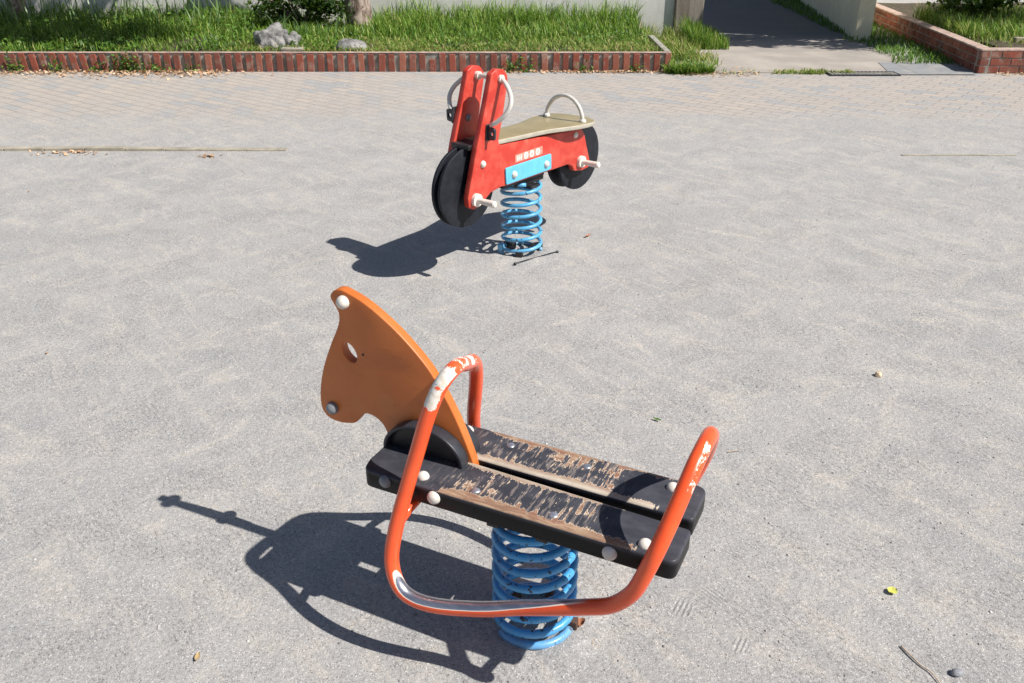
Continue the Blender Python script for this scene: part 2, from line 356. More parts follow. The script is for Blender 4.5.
def leaf_mat(name, stops, rough=.5, trans=.35):
    k = N(name); r = k.n('ShaderNodeNewGeometry').outputs['Random Per Island']
    c = k.ramp(r, stops); k.fin(c, rough, spec=.35)
    tr = k.n('ShaderNodeBsdfTranslucent'); k.L(k.mix(.5, c, (.25, .4, .05), 'MIX'), tr.inputs[0])
    mx = k.n('ShaderNodeMixShader'); mx.inputs[0].default_value = trans
    k.L(k.b.outputs[0], mx.inputs[1]); k.L(tr.outputs[0], mx.inputs[2]); k.L(mx.outputs[0], k.out.inputs[0])
    return k.m
M['grass'] = leaf_mat('grass_blades', [(0, (.045, .11, .015)), (.3, (.10, .22, .025)), (.6, (.19, .34, .04)), (.85, (.30, .42, .08)), (1, (.46, .42, .17))])
M['grass_dry'] = leaf_mat('short_yellowing_grass', [(0, (.11, .20, .03)), (.4, (.22, .33, .055)), (.7, (.36, .40, .11)), (.9, (.50, .42, .19)), (1, (.50, .34, .18))])
M['weed'] = leaf_mat('broad_leaf_weed', [(0, (.03, .08, .015)), (.5, (.08, .18, .025)), (1, (.18, .33, .05))])
M['shrub'] = leaf_mat('dark_shrub_leaf', [(0, (.015, .04, .01)), (.6, (.035, .08, .015)), (1, (.08, .15, .03))])
M['iris'] = leaf_mat('iris_leaf', [(0, (.10, .20, .06)), (1, (.28, .38, .16))], .35, .2)
M['tree_leaf'] = leaf_mat('tree_leaf', [(0, (.04, .09, .015)), (1, (.10, .18, .03))])
M['litter'] = leaf_mat('dry_leaf_litter', [(0, (.30, .15, .08)), (.3, (.50, .30, .17)), (.6, (.62, .42, .28)), (.85, (.70, .55, .40)), (1, (.22, .12, .07))], .7, .1)
M['yellow_leaf'] = simple('yellow_green_leaf', (.62, .62, .12), .6, .25, 40)
M['tan_leaf'] = simple('tan_dry_leaf', (.50, .36, .18), .7, .25, 40)
M['rust_leaf'] = simple('rust_brown_leaf', (.42, .17, .08), .7, .35, 60)
M['twig'] = simple('pale_twig', (.48, .38, .29), .8, .3, 40)
M['rusty'] = simple('rusty_steel', (.10, .055, .04), .8, .4, 60, .3)
M['stone_dark'] = simple('dark_grey_pebble', (.24, .25, .27), .6, .25, 30)
M['stone_tan'] = simple('tan_stone', (.62, .48, .32), .8, .2, 30)
def bark_mat():
    k = N('peeling_bark'); P = k.obj(); b = k.noise(k.map(P, sc=(1, 1, .6)), 13, 5, .6, .8)
    c = k.ramp(b, [(.35, (.09, .065, .05)), (.48, (.26, .20, .165)), (.62, (.42, .35, .30)), (.75, (.30, .21, .16))])
    return k.fin(c, .9, k.bump(b, .8, .02), spec=.2)
M['bark'] = bark_mat()

# ------------------------------------------------------------------ object helpers
def link(name, me, mat, parent=None, smooth=False):
    o = bpy.data.objects.new(name, me); COL.objects.link(o)
    mats = mat if isinstance(mat, list) else [mat]
    for m in mats: me.materials.append(m)
    if smooth: me.shade_smooth()
    if parent: o.parent = parent
    return o
def obj(name, bm, mat, parent=None, smooth=False, auto=None):
    me = bpy.data.meshes.new(name)
    bmesh.ops.recalc_face_normals(bm, faces=bm.faces[:]); bm.to_mesh(me); bm.free()
    o = link(name, me, mat, parent, smooth)
    if auto: me.shade_smooth(); me.set_sharp_from_angle(angle=R(auto))
    return o
def thing(name, label, cat, loc=(0, 0, 0), rz=0, group=None):
    o = bpy.data.objects.new(name, None); COL.objects.link(o); o.location = loc; o.rotation_euler = (0, 0, rz)
    o.empty_display_size = .1
    return tag(o, label, cat, group)
def tag(o, label, cat, group=None):
    o['label'] = label; o['category'] = cat
    if group: o['group'] = group
    return o
def struct(o, kind='structure'): o['kind'] = kind; return o

def add_box(bm, x0, x1, y0, y1, z0, z1, bev=0, mi=0, M4=None):
    r = bmesh.ops.create_cube(bm, size=1, matrix=Matrix.Translation(((x0+x1)/2, (y0+y1)/2, (z0+z1)/2)) @ Matrix.Diagonal((x1-x0, y1-y0, z1-z0, 1)))
    vs = r['verts']
    if bev:
        es = {e for v in vs for e in v.link_edges}
        r2 = bmesh.ops.bevel(bm, geom=list(es), offset=bev, segments=2, affect='EDGES', profile=.6)
        vs = r2['verts']
    if mi:
        for f in {f for v in vs for f in v.link_faces}: f.material_index = mi
    if M4: bmesh.ops.transform(bm, matrix=M4, verts=list({v for v in vs}))
def catmull(pts, closed=False, k=6):
    P = [Vector(p) for p in pts]; n = len(P); out = []
    rng_ = range(n) if closed else range(n - 1)
    for i in rng_:
        if closed: a, b, c, d = P[i-1], P[i], P[(i+1) % n], P[(i+2) % n]
        else: a, b, c, d = P[max(i-1, 0)], P[i], P[i+1], P[min(i+2, n-1)]
        for j in range(k):
            t = j / k
            out.append(.5 * ((2*b) + (-a + c)*t + (2*a - 5*b + 4*c - d)*t*t + (-a + 3*b - 3*c + d)*t**3))
    if not closed: out.append(P[-1])
    return out
def tube(bm, path, rad, seg=12, closed=False, caps=True):
    """round tube swept along a 3-D path with a parallel frame"""
    P = [Vector(p) for p in path]; n = len(P)
    T = []
    for i in range(n):
        if closed: t = P[(i+1) % n] - P[i-1]
        else: t = P[min(i+1, n-1)] - P[max(i-1, 0)]
        T.append(t.normalized())
    up = Vector((0, 0, 1)) if abs(T[0].z) < .9 else Vector((1, 0, 0))
    N_ = (up - T[0]*up.dot(T[0])).normalized(); rings = []
    for i in range(n):
        N_ = (N_ - T[i]*N_.dot(T[i])).normalized(); B_ = T[i].cross(N_)
        r = rad[i] if isinstance(rad, (list, tuple)) else rad
        rings.append([bm.verts.new(P[i] + N_*math.cos(2*math.pi*j/seg)*r + B_*math.sin(2*math.pi*j/seg)*r) for j in range(seg)])
    off = 0
    for i in range(n if closed else n-1):
        a = rings[i]; b = rings[(i+1) % n]
        if closed and i == n-1:
            off = min(range(seg), key=lambda o: (a[0].co - b[o].co).length)
        for j in range(seg): bm.faces.new((a[j], a[(j+1) % seg], b[(j+1+off) % seg], b[(j+off) % seg]))
    if caps and not closed: bm.faces.new(rings[0]); bm.faces.new(rings[-1][::-1])
def dome(bm, c, axis, r, h, seg=14, base=.0):
    """cap-shaped bolt cover: a short rim then a rounded top"""
    c = Vector(c); a = Vector(axis).normalized(); up = Vector((0, 0, 1)) if abs(a.z) < .9 else Vector((1, 0, 0))
    x = a.cross(up).normalized(); y = a.cross(x)
    prof = [(r, -.004), (r, base)] + [(r*math.cos(t), base + h*math.sin(t)) for t in [i*math.pi/2/5 for i in range(1, 5)]]
    rings = [[bm.verts.new(c + a*hh + (x*math.cos(2*math.pi*j/seg) + y*math.sin(2*math.pi*j/seg))*rr) for j in range(seg)] for rr, hh in prof]
    for p, q in zip(rings[:-1], rings[1:]):
        for j in range(seg): bm.faces.new((p[j], p[(j+1) % seg], q[(j+1) % seg], q[j]))
    t = bm.verts.new(c + a*(base+h))
    for j in range(seg): bm.faces.new((rings[-1][j], rings[-1][(j+1) % seg], t))
    bm.faces.new(rings[0][::-1])
def ring_pts(cx, cy, r, k=20, ry=None): return [(cx + r*math.cos(2*math.pi*i/k), cy + (ry or r)*math.sin(2*math.pi*i/k)) for i in range(k)]
def fillet(pts, rad, k=5):
    """round each corner of a polygon; rad may be a list"""
    out = []; n = len(pts)
    for i in range(n):
        p = Vector(pts[i]).to_2d() if len(pts[i]) > 2 else Vector(pts[i]); a = Vector(pts[i-1][:2]) - p; b = Vector(pts[(i+1) % n][:2]) - p
        r = rad[i] if isinstance(rad, (list, tuple)) else rad
        la, lb = a.length, b.length; a.normalize(); b.normalize()
        ang = a.angle(b); 
        if r <= 0 or ang > 3.1: out.append(tuple(p)); continue
        d = min(r / math.tan(ang/2), la*.48, lb*.48)
        p0 = p + a*d; p1 = p + b*d
        for j in range(k+1):
            t = j/k; out.append(tuple(p0*(1-t)**2 + p*2*t*(1-t) + p1*t*t))
    return out
def slab(name, outline, thick, centre, plane, mat, parent=None, holes=(), bev=.003, auto=35):
    """thick plate cut to an outline, with rounded edges and holes.
    plane 'sz': outline in (x,z), thickness along y;  'sn': outline in (x,y);  'nz': outline in (y,z)"""
    cu = bpy.data.curves.new('c', 'CURVE'); cu.dimensions = '2D'; cu.fill_mode = 'BOTH'
    for pts in [outline, *holes]:
        sp = cu.splines.new('POLY'); sp.points.add(len(pts)-1); sp.use_cyclic_u = True
        for q, p in zip(sp.points, pts): q.co = (p[0], p[1], 0, 1)
    cu.extrude = thick/2 - bev; cu.bevel_depth = bev; cu.bevel_resolution = 2; cu.offset = -bev
    tmp = bpy.data.objects.new('t', cu); COL.objects.link(tmp)
    dg = bpy.context.evaluated_depsgraph_get(); me = bpy.data.meshes.new_from_object(tmp.evaluated_get(dg))
    bpy.data.objects.remove(tmp); bpy.data.curves.remove(cu)
    me.materials.clear()
    bm = bmesh.new(); bm.from_mesh(me)
    for v in bm.verts:
        x, y, z = v.co
        v.co = {'sz': (x, centre + z, y), 'sn': (x, y, centre + z), 'nz': (centre + z, x, y)}[plane]
    bmesh.ops.remove_doubles(bm, verts=bm.verts[:], dist=1e-5)
    bmesh.ops.recalc_face_normals(bm, faces=bm.faces[:])
    bm.to_mesh(me); bm.free(); me.name = name
    for p in me.polygons: p.material_index = 0
    o = link(name, me, mat, parent); me.shade_smooth(); me.set_sharp_from_angle(angle=R(auto))
    return o
def part(name, fn, mat, parent, **k):
    bm = bmesh.new(); fn(bm); return obj(name, bm, mat, parent, **k)

# ------------------------------------------------------------------ the ground, paving, path
def sheet(name, pts, z, mat):
    bm = bmesh.new(); bm.faces.new([bm.verts.new((x, y, z)) for x, y in pts]); o = obj(name, bm, mat)
    if o.data.polygons[0].normal.z < 0: o.data.flip_normals()
    return struct(o)
sheet('ground', [(-120, -40), (120, -40), (120, 160), (-120, 160)], 0, M['dirt'])
pv = sheet('paving', [(-14, 6.24), (14, 6.24), (14, 6.7), (-14, 6.7)], .004, M['paver'])
for v in pv.data.vertices:
    if v.co.y < 6.5: v.co.z = -.001            # the near edge dips under the grit
bm = bmesh.new(); bm.from_mesh(pv.data); vs = [bm.verts.new(p) for p in ((-14, 6.7, .004), (14, 6.7, .004), (14, 9.43, .004), (-14, 9.43, .004))]; bm.faces.new(vs)
bmesh.ops.remove_doubles(bm, verts=bm.verts[:], dist=1e-4); bm.to_mesh(pv.data); bm.free()
sheet('path', [(2.05, 9.35), (4.4, 9.35), (4.45, 12), (5.3, 22), (3.1, 22), (2.05, 11.9)], .009, M['path'])
sheet('apron_slabs', [(3.9, 9.22), (4.78, 9.22), (4.82, 9.9), (4.05, 9.98)], .013, M['slab'])
def lawn(name, x0, x1, y0, y1, z):
    bm = bmesh.new(); nx, ny = int((x1-x0)/.2), int((y1-y0)/.2)
    g = [[bm.verts.new((x0+(x1-x0)*i/nx, y0+(y1-y0)*j/ny, z + .035*noise.noise(Vector((i*.2*1.1, j*.2*1.1, 3))) + (-.03 if j == 0 else 0))) for j in range(ny+1)] for i in range(nx+1)]
    for i in range(nx):
        for j in range(ny): bm.faces.new((g[i][j], g[i+1][j], g[i+1][j+1], g[i][j+1]))
    return struct(obj(name, bm, M['soil'], smooth=True))
lawn('raised_lawn_soil', -14, 1.6, 9.5, 12.0, .165)
lawn('planter_soil', 5.2, 13, 9.45, 14.5, .20)

# ------------------------------------------------------------------ brick edging of the lawn (bricks set upright)
def soldier_wall():
    bm = bmesh.new()
    add_box(bm, -13.5, 1.66, 9.462, 9.54, 0, .188, mi=0)
    x = -13.48; 
    while x < 1.60:
        wd = .064 + random.uniform(-.005, .005); dz = random.uniform(-.004, .003)
        if not (-.93 < x < -.86):
            t_ = random.uniform(-.05, .05) - (.10 if x < -4.2 else 0)
            add_box(bm, x, x+wd, 9.441 + random.uniform(-.006, .004), 9.47, .0, .183+dz*2, bev=.005, mi=1, M4=Matrix.Translation((x+wd/2, 0, 0)) @ Matrix.Rotation(t_, 4, 'Y') @ Matrix.Translation((-x-wd/2, 0, 0)))
        else:
            add_box(bm, x, x+wd, 9.444, 9.47, .0, .125, bev=.004, mi=1)
        x += .107 + random.uniform(-.004, .004)
    # thin mortar capping
    add_box(bm, -13.5, 1.662, 9.452, 9.515, .1885, .196, bev=.003, mi=2)
    return obj('brick_edging_wall', bm, [M['mortar'], M['brick'], M['mortar_pink']])
tag(soldier_wall(), 'low edging wall of upright red bricks in front of the grass', 'wall')
bm = bmesh.new(); add_box(bm, 1.60, 1.665, 9.56, 10.75, 0, .20, bev=.008)
tag(obj('concrete_kerb', bm, M['concrete']), 'short grey concrete kerb closing the right end of the lawn', 'kerb')

# sandy edging strip at the left, at the near side of the paving
kt = thing('edging_strip', 'thin sandy concrete edging strip lying along the paving at the left', 'edging', (-3.7, 6.22, 0))
x = -8.0
while x < -1.62:
    bm = bmesh.new(); e = min(x+.29, -1.62); hh = .022 - max(0, (x+3.0))*.010
    add_box(bm, x+3.7+.003, e+3.7-.003, -.03, .03, -.01, max(hh, .008)+random.uniform(-.002, .002), bev=.004)
    obj('edging_block', bm, M['kerb'], kt); x += .29
bm = bmesh.new(); add_box(bm, 2.75, 3.55, 6.06, 6.085, -.01, .0055, bev=.001)
tag(obj('buried_edging', bm, M['kerb']), 'faint line of buried edging showing through grit at the right', 'edging')

# ------------------------------------------------------------------ planter at the right
def planter():
    t = thing('brick_planter', 'raised red brick planter at the upper right corner', 'planter', (4.83, 9.32, 0))
    skew = math.atan2(.42, 3.9)
    def course(bm, L, rot, mirror):
        H = .075; z = .005
        for r in range(3):
            x = .0 if r % 2 == 0 else -.105
            while x < L:
                a, b = max(x, 0)+.005, min(x+.21, L)-.005
                if b-a > .03: add_box(bm, a, b, -.003*(1) + random.uniform(-.002, .002), .03, z+.005, z+H-.005, bev=.004, mi=1, M4=rot)
                x += .212
            z += H
        add_box(bm, .006, L, .004, .10, 0, .228, mi=0, M4=rot)
    bm = bmesh.new(); course(bm, 6.5, Matrix.Identity(4), 0); obj('front_wall', bm, [M['mortar'], M['brick']], t)
    # side wall runs back along the path: local +x -> world +y (slightly right)
    ms = Matrix.Rotation(math.pi/2 - skew, 4, 'Z') @ Matrix.Scale(-1, 4, Vector((0, 1, 0)))
    bm = bmesh.new(); course(bm, 4.6, ms, 1); obj('side_wall', bm, [M['mortar'], M['brick']], t)
    bm = bmesh.new(); add_box(bm, -.004, 6.5, -.006, .13, .2285, .246, bev=.004)
    add_box(bm, .131, 4.6, -.006, .13, .2285, .2455, bev=.004, M4=ms)
    obj('capping', bm, M['mortar_pink'], t)
planter()
bm = bmesh.new(); add_box(bm, 5.55, 9, 10.05, 10.12, .1, .262, bev=.01, M4=None)
tag(obj('inner_kerb', bm, M['kerb']), 'sandy kerb running through the grass inside the brick planter', 'kerb')

# ------------------------------------------------------------------ walls, post, drain
bm = bmesh.new(); add_box(bm, -16, 2.105, 12.0, 12.18, 0, 2.3, bev=.01)
tag(obj('boundary_wall', bm, M['plaster']), 'grey white plastered boundary wall behind the lawn', 'wall')
bm = bmesh.new(); add_box(bm, -.185, .185, -.09, .09, 0, 2.4, bev=.015)
o = obj('gate_post', bm, M['post']); o.location = (2.29, 12.03, 0); tag(o, 'brown stained concrete post beside the path', 'post')
bm = bmesh.new(); ms = Matrix.Translation((4.40, 11.75, 0)) @ Matrix.Rotation(R(-8.5), 4, 'Z')
add_box(bm, 0, .2, 0, 9, 0, 2.7, bev=.01, M4=ms)
tag(obj('cream_wall', bm, M['cream']), 'cream plastered wall on the right side of the path', 'wall')

dt = thing('drain_grate', 'flat dark metal drain grate set in the paving before the planter', 'grate', (3.62, 9.27, .014))
def fr_(bm):
    add_box(bm, -.36, .36, -.10, -.085, -.01, .006, bev=.001); add_box(bm, -.36, .36, .085, .10, -.01, .006, bev=.001)
    add_box(bm, -.36, -.345, -.084, .084, -.01, .006); add_box(bm, .345, .36, -.084, .084, -.01, .006)
part('frame', fr_, M['dark_steel'], dt)
part('well', lambda bm: add_box(bm, -.344, .344, -.084, .084, -.01, -.003), M['black'], dt)
def bars(bm):
    for i in range(17): add_box(bm, -.335+i*.041, -.335+i*.041+.014, -.083, .083, -.002, .004)
    for j in (-.04, 0, .04): add_box(bm, -.343, .343, j-.004, j+.004, -.0025, .0035)
part('bars', bars, M['concrete'], dt)

# ------------------------------------------------------------------ vegetation
def blades(name, base, height, width, lean, mat, parent=None):
    """grass blades as tapered bent strips; base (n,3), height (n), width (n)"""
    n = len(base); a = rng.uniform(0, 2*np.pi, n); d = np.stack([np.cos(a), np.sin(a), np.zeros(n)], 1)
    s = np.stack([-np.sin(a), np.cos(a), np.zeros(n)], 1)
    L = lean * rng.uniform(.3, 1.5, n)
    def lvl(t, wf):
        c = base + d*(L*t*t*height)[:, None] + np.array([0, 0, 1])*(height*(t - .35*L*t*t))[:, None]
        return c - s*(width*wf/2)[:, None], c + s*(width*wf/2)[:, None]
    a0, b0 = lvl(0, .8); a1, b1 = lvl(.45, 1); a2, b2 = lvl(.8, .6); t_, _ = lvl(1.0, 0)
    V = np.stack([a0, b0, a1, b1, a2, b2, t_], 1).reshape(-1, 3)
    i = np.arange(n)*7
    F = np.concatenate([np.stack([i, i+1, i+3, i+2], 1), np.stack([i+2, i+3, i+5, i+4], 1)])
    Tr = np.stack([i+4, i+5, i+6], 1)
    me = bpy.data.meshes.new(name); me.vertices.add(len(V)); me.vertices.foreach_set('co', V.ravel())
    nl = F.size + Tr.size; me.loops.add(nl); me.loops.foreach_set('vertex_index', np.concatenate([F.ravel(), Tr.ravel()]))
    me.polygons.add(len(F)+len(Tr))
    me.polygons.foreach_set('loop_start', np.concatenate([np.arange(len(F))*4, F.size + np.arange(len(Tr))*3]))
    me.update(calc_edges=True); me.validate()
    return link(name, me, mat, parent, smooth=True)
def leaves(name, pos, size, mat, parent=None, flat=.5, ratio=.55):
    """pointed leaf cards, folded along the midrib"""
    n = len(pos); nrm = rng.normal(size=(n, 3)); nrm[:, 2] = np.abs(nrm[:, 2]) + flat; nrm /= np.linalg.norm(nrm, axis=1)[:, None]
    t = rng.normal(size=(n, 3)); u = np.cross(nrm, t); u /= np.linalg.norm(u, axis=1)[:, None]; v = np.cross(nrm, u)
    sz = size[:, None]
    V = np.stack([pos - u*sz*.5, pos + v*sz*ratio*.5 + nrm*sz*.08 - u*sz*.05, pos + u*sz*.5, pos - v*sz*ratio*.5 + nrm*sz*.08 - u*sz*.05, ], 1).reshape(-1, 3)
    i = np.arange(n)*4; T_ = np.concatenate([np.stack([i, i+1, i+2], 1), np.stack([i, i+2, i+3], 1)])
    me = bpy.data.meshes.new(name); me.vertices.add(len(V)); me.vertices.foreach_set('co', V.ravel())
    me.loops.add(T_.size); me.loops.foreach_set('vertex_index', T_.ravel()); me.polygons.add(len(T_))
    me.polygons.foreach_set('loop_start', np.arange(len(T_))*3); me.update(calc_edges=True); me.validate()
    return link(name, me, mat, parent)
def fld(x, y, s, o=0): return np.array([noise.noise(Vector((a*s, b*s, o))) for a, b in zip(x, y)])
def pick(n, x0, x1, y0, y1, fn=None):
    x = rng.uniform(x0, x1, n); y = rng.uniform(y0, y1, n)
    if fn is not None: k = fn(x, y); x, y = x[k], y[k]
    return x, y
# long grass of the lawn, tall at the back right, lusher at the left
x, y = pick(38000, -9.2, 1.56, 9.62, 11.95, lambda x, y: (fld(x, y, 1.5) + .7*fld(x, y, 4.0, 8) + .50 + (y-9.6)*.25) > rng.uniform(0, 1, len(x)) + .35*(x > -1.6)*(y < 10.1) - .0)
bk = np.clip((y-9.7)/2.0, 0, 1); right = (x > -1.6)
h = np.where(right, .04 + .30*bk**1.4, .11 + .18*bk**.8) * (1 + .5*fld(x, y, 2.2, 5)) * rng.uniform(.5, 1.25, len(x))
h = np.where((x > -3.2) & (x < -1.7), h*.7, h)
g = blades('grass', np.stack([x, y, np.full(len(x), .155)], 1), h, rng.uniform(.007, .014, len(x)), .55, M['grass'])
struct(g, 'stuff')
x, y = pick(15000, -3.1, 1.57, 9.575, 10.6, lambda x, y: (fld(x, y, 2.2, 9) + .75 - (y-9.6)*.3) > rng.uniform(0, 1, len(x)))
g = blades('short_grass', np.stack([x, y, np.full(len(x), .16)], 1), rng.uniform(.03, .10, len(x)), rng.uniform(.006, .012, len(x)), .9, M['grass_dry'])
struct(g, 'stuff')
x, y = pick(17000, -9.2, 1.5, 9.6, 11.9, lambda x, y: (fld(x, y, 1.2, 2) + .35 + .35*(x < -3)) > rng.uniform(0, 1, len(x)))
z = .17 + rng.uniform(0, 1, len(x))**1.5 * np.where(x < -3.0, .10 + .16*np.clip((y-9.7)/1.4, 0, 1), .10)
g = leaves('ground_cover', np.stack([x, y, z], 1), rng.uniform(.025, .06, len(x)), M['weed'], flat=.6); struct(g, 'stuff')
x, y = pick(900, 1.66, 2.1, 9.5, 11.6, lambda x, y: fld(x, y, 3, 6) > -.05)
g = leaves('post_ground_cover', np.stack([x, y, rng.uniform(.01, .09, len(x))], 1), rng.uniform(.02, .05, len(x)), M['weed'], flat=.6); struct(g, 'stuff')
# tall weeds sticking up at the left wall
x, y = pick(260, -9, -3.2, 10.8, 11.9)
g = blades('tall_weed_stems', np.stack([x, y, np.full(len(x), .2)], 1), rng.uniform(.3, .6, len(x)), rng.uniform(.012, .02, len(x)), .35, M['iris']); struct(g, 'stuff')
# weeds round the post and the kerb end
x, y = pick(11000, 1.63, 2.95, 9.27, 11.9, lambda x, y: (fld(x, y, 3.5, 4)*1.3 + .9 - 1.5*np.clip((x-1.62)/(.30 + .62*np.clip((y-9.3)/1.0, 0, 1) + .3*fld(x, y, 2.5)), 0, 2)**2) > rng.uniform(0, 1, len(x)))
h = rng.uniform(.03, .12, len(x)) * (1 + 1.0*np.clip((y-10)/1.3, 0, 1)) * (1 + .9*fld(x, y, 4, 2))
g = blades('weeds_by_post', np.stack([x, y, np.zeros(len(x))], 1), h, rng.uniform(.006, .013, len(x)), .6, M['grass_dry']); struct(g, 'stuff')
x, y = pick(1500, 2.15, 2.62, 10.9, 11.75)
g = blades('tall_grass_by_post', np.stack([x, y, np.zeros(len(x))], 1), rng.uniform(.15, .42, len(x))*(1-.6*np.clip((x-2.15)/.5, 0, 1)), rng.uniform(.008, .013, len(x)), .35, M['grass']); struct(g, 'stuff')
x, y = pick(1100, 1.50, 2.1, 9.24, 9.46, lambda x, y: np.hypot((x-1.85)/.26, (y-9.36)/.1) < 1)
g = blades('grass_tuft', np.stack([x, y, np.zeros(len(x))], 1), rng.uniform(.05, .16, len(x)), rng.uniform(.008, .014, len(x)), .9, M['grass'])
tag(g, 'green grass tuft at the right end of the brick edging wall', 'grass tuft')
x, y = pick(2600, 2.2, 3.55, 9.27, 9.45, lambda x, y: (fld(x, y, 4, 4)+.35) > rng.uniform(0, 1, len(x)))
g = blades('crack_grass', np.stack([x, y, np.zeros(len(x))], 1), rng.uniform(.02, .065, len(x)), rng.uniform(.006, .012, len(x)), .9, M['grass_dry']); struct(g, 'stuff')
# strip between the path and the walls
x, y = pick(9000, 4.05, 5.5, 9.85, 17, lambda x, y: (x > 4.28 - .12*np.clip(10.6-y, 0, 1) + .05*(y-10) + .1*fld(x, y, 2)) & (x < 4.83 + .105*(y-9.3)))
g = blades('path_edge_grass', np.stack([x, y, np.zeros(len(x))], 1), rng.uniform(.03, .11, len(x)), rng.uniform(.008, .014, len(x)), .6, M['weed']); struct(g, 'stuff')
# planter grass, light in front and dark shrubs behind
x, y = pick(12000, 5.0, 8.2, 9.5, 12.5, lambda x, y: (x > 5.05+.11*(y-9.3)) & ((fld(x, y, 1.8, 1)+.75) > rng.uniform(0, 1, len(x))))
g = blades('planter_grass', np.stack([x, y, np.full(len(x), .19)], 1), rng.uniform(.03, .14, len(x)) * (1 + 1.1*np.clip((y-10)/1.5, 0, 1)), rng.uniform(.007, .013, len(x)), .7, M['grass_dry']); struct(g, 'stuff')
x, y = pick(5000, 5.0, 8.2, 10.2, 12.5, lambda x, y: (x > 5.05+.11*(y-9.3)))
g = blades('planter_long_grass', np.stack([x, y, np.full(len(x), .19)], 1), rng.uniform(.1, .28, len(x)), rng.uniform(.008, .014, len(x)), .6, M['grass']); struct(g, 'stuff')
# weeds growing out of the foot of the edging wall
wc = [(-5.2, 1), (-4.75, .8), (-4.35, .5), (-4.05, 1.6), (-3.95, 1.2), (-3.7, .7), (-3.35, .5), (-.02, .9), (.15, .8), (.75, .5), (1.3, .5)]
for i, (cx, s) in enumerate(wc):
    n = int(90*s); px = rng.normal(cx, .06*s**.5, n); py = 9.42 - np.abs(rng.normal(0, .03, n)); pz = np.abs(rng.normal(0, .07*s, n))+.01
    o = leaves('wall_weed', np.stack([px-cx, py-9.42, pz], 1), rng.uniform(.02, .05, n), M['weed']); o.location = (cx, 9.42, 0)
    place = ['leftmost, at the frame edge', 'second from the left', 'third from the left, small', 'largest, left of two that touch', 'right one of two that touch', 'just right of the largest', 'small, right of the litter', 'behind the red rider handlebar', 'just right of the handlebar', 'small, behind the tan seat', 'small, near the wall end'][i]
    tag(o, 'green weed at the edging wall foot, ' + place, 'weed', 'weeds at the foot of the edging wall')

# trees
def tree(name, label, loc, trunk_pts, rad, crown, n, group=None, lsize=(.07, .13)):
    t = thing(name, label, 'tree', loc, 0, group)
    def tr(bm):
        p = catmull(trunk_pts, k=5); m = len(p); tube(bm, p, [rad[0]*(1-i/(m-1)) + rad[1]*i/(m-1) + .02*noise.noise(p[i]*4) + (rad[0]*.35 if i == 0 else 0) for i in range(m)], 16)
        for v in bm.verts: v.co += v.co.normalized()*0 + Vector((1, 1, 0))*.02*noise.noise(v.co*6)
        top = Vector(trunk_pts[-1])
        for c in crown:
            q = Vector(c[0]); mid_ = (top+q)/2 + Vector((0, 0, -.15)); tube(bm, catmull([top-Vector((0, 0, .3)), mid_, q], k=4), [rad[1]*.7*(1-i/9) + .012 for i in range(9)], 8)
    part('trunk', tr, M['bark'], t, smooth=True)
    P_ = []
    for (c, r, f) in crown:
        k = int(n*f); cl = rng.normal(size=(max(12, k//40), 3)); cl /= np.linalg.norm(cl, axis=1)[:, None]; cl *= rng.uniform(.3, 1, (len(cl), 1))**.6
        idx = rng.integers(0, len(cl), k); pp = (cl[idx] + rng.normal(0, .11, (k, 3))) * np.array(r) + np.array(c); P_.append(pp)
    P_ = np.concatenate(P_)
    leaves('crown', P_, rng.uniform(*lsize, len(P_)), M['tree_leaf'], t, flat=.3)
    return t
tree('lawn_tree', 'leaning tree trunk with peeling bark standing on the lawn', (-1.87, 11.35, .15), [(0, 0, -.05), (-.02, .02, .25), (-.09, .04, .8), (-.25, .0, 1.6), (-.5, -.1, 2.4)], (.165, .12),
     [((-.7, -1.9, 3.0), (1.0, .62, .5), .5), ((-2.2, -2.05, 3.2), (1.2, .62, .5), .6), ((-3.6, -2.05, 3.1), (.9, .6, .5), .5)], 6500, lsize=(.09, .16))
tree('garden_tree', 'leafy tree standing far left against the boundary wall', (-6.2, 11.55, .15), [(0, 0, 0), (.05, 0, 1), (0, -.1, 2.2)], (.12, .09),
     [((.8, -2.1, 3.2), (1.3, .7, .5), .55), ((-.8, -2.1, 3.1), (1.2, .7, .5), .5), ((2.4, -1.4, 3.4), (.9, .7, .5), .4), ((3.4, -1.1, 4.2), (1.1, .6, .5), .4)], 5600, lsize=(.09, .16))
tree('planter_shade_tree', 'unseen leafy tree added at the back of the brick planter to shade the path', (7.0, 11.7, .2), [(0, 0, 0), (.02, 0, .9), (-.1, 0, 1.9)], (.13, .08),  # added tree, crown out of view, set to shade path and planter
     [((-2.1, -.9, 2.35), (.8, .55, .4), .45), ((-.7, -1.0, 2.5), (1.0, .7, .5), .5), ((.9, -.9, 2.5), (1.1, .8, .5), .5)], 5200, lsize=(.08, .14))

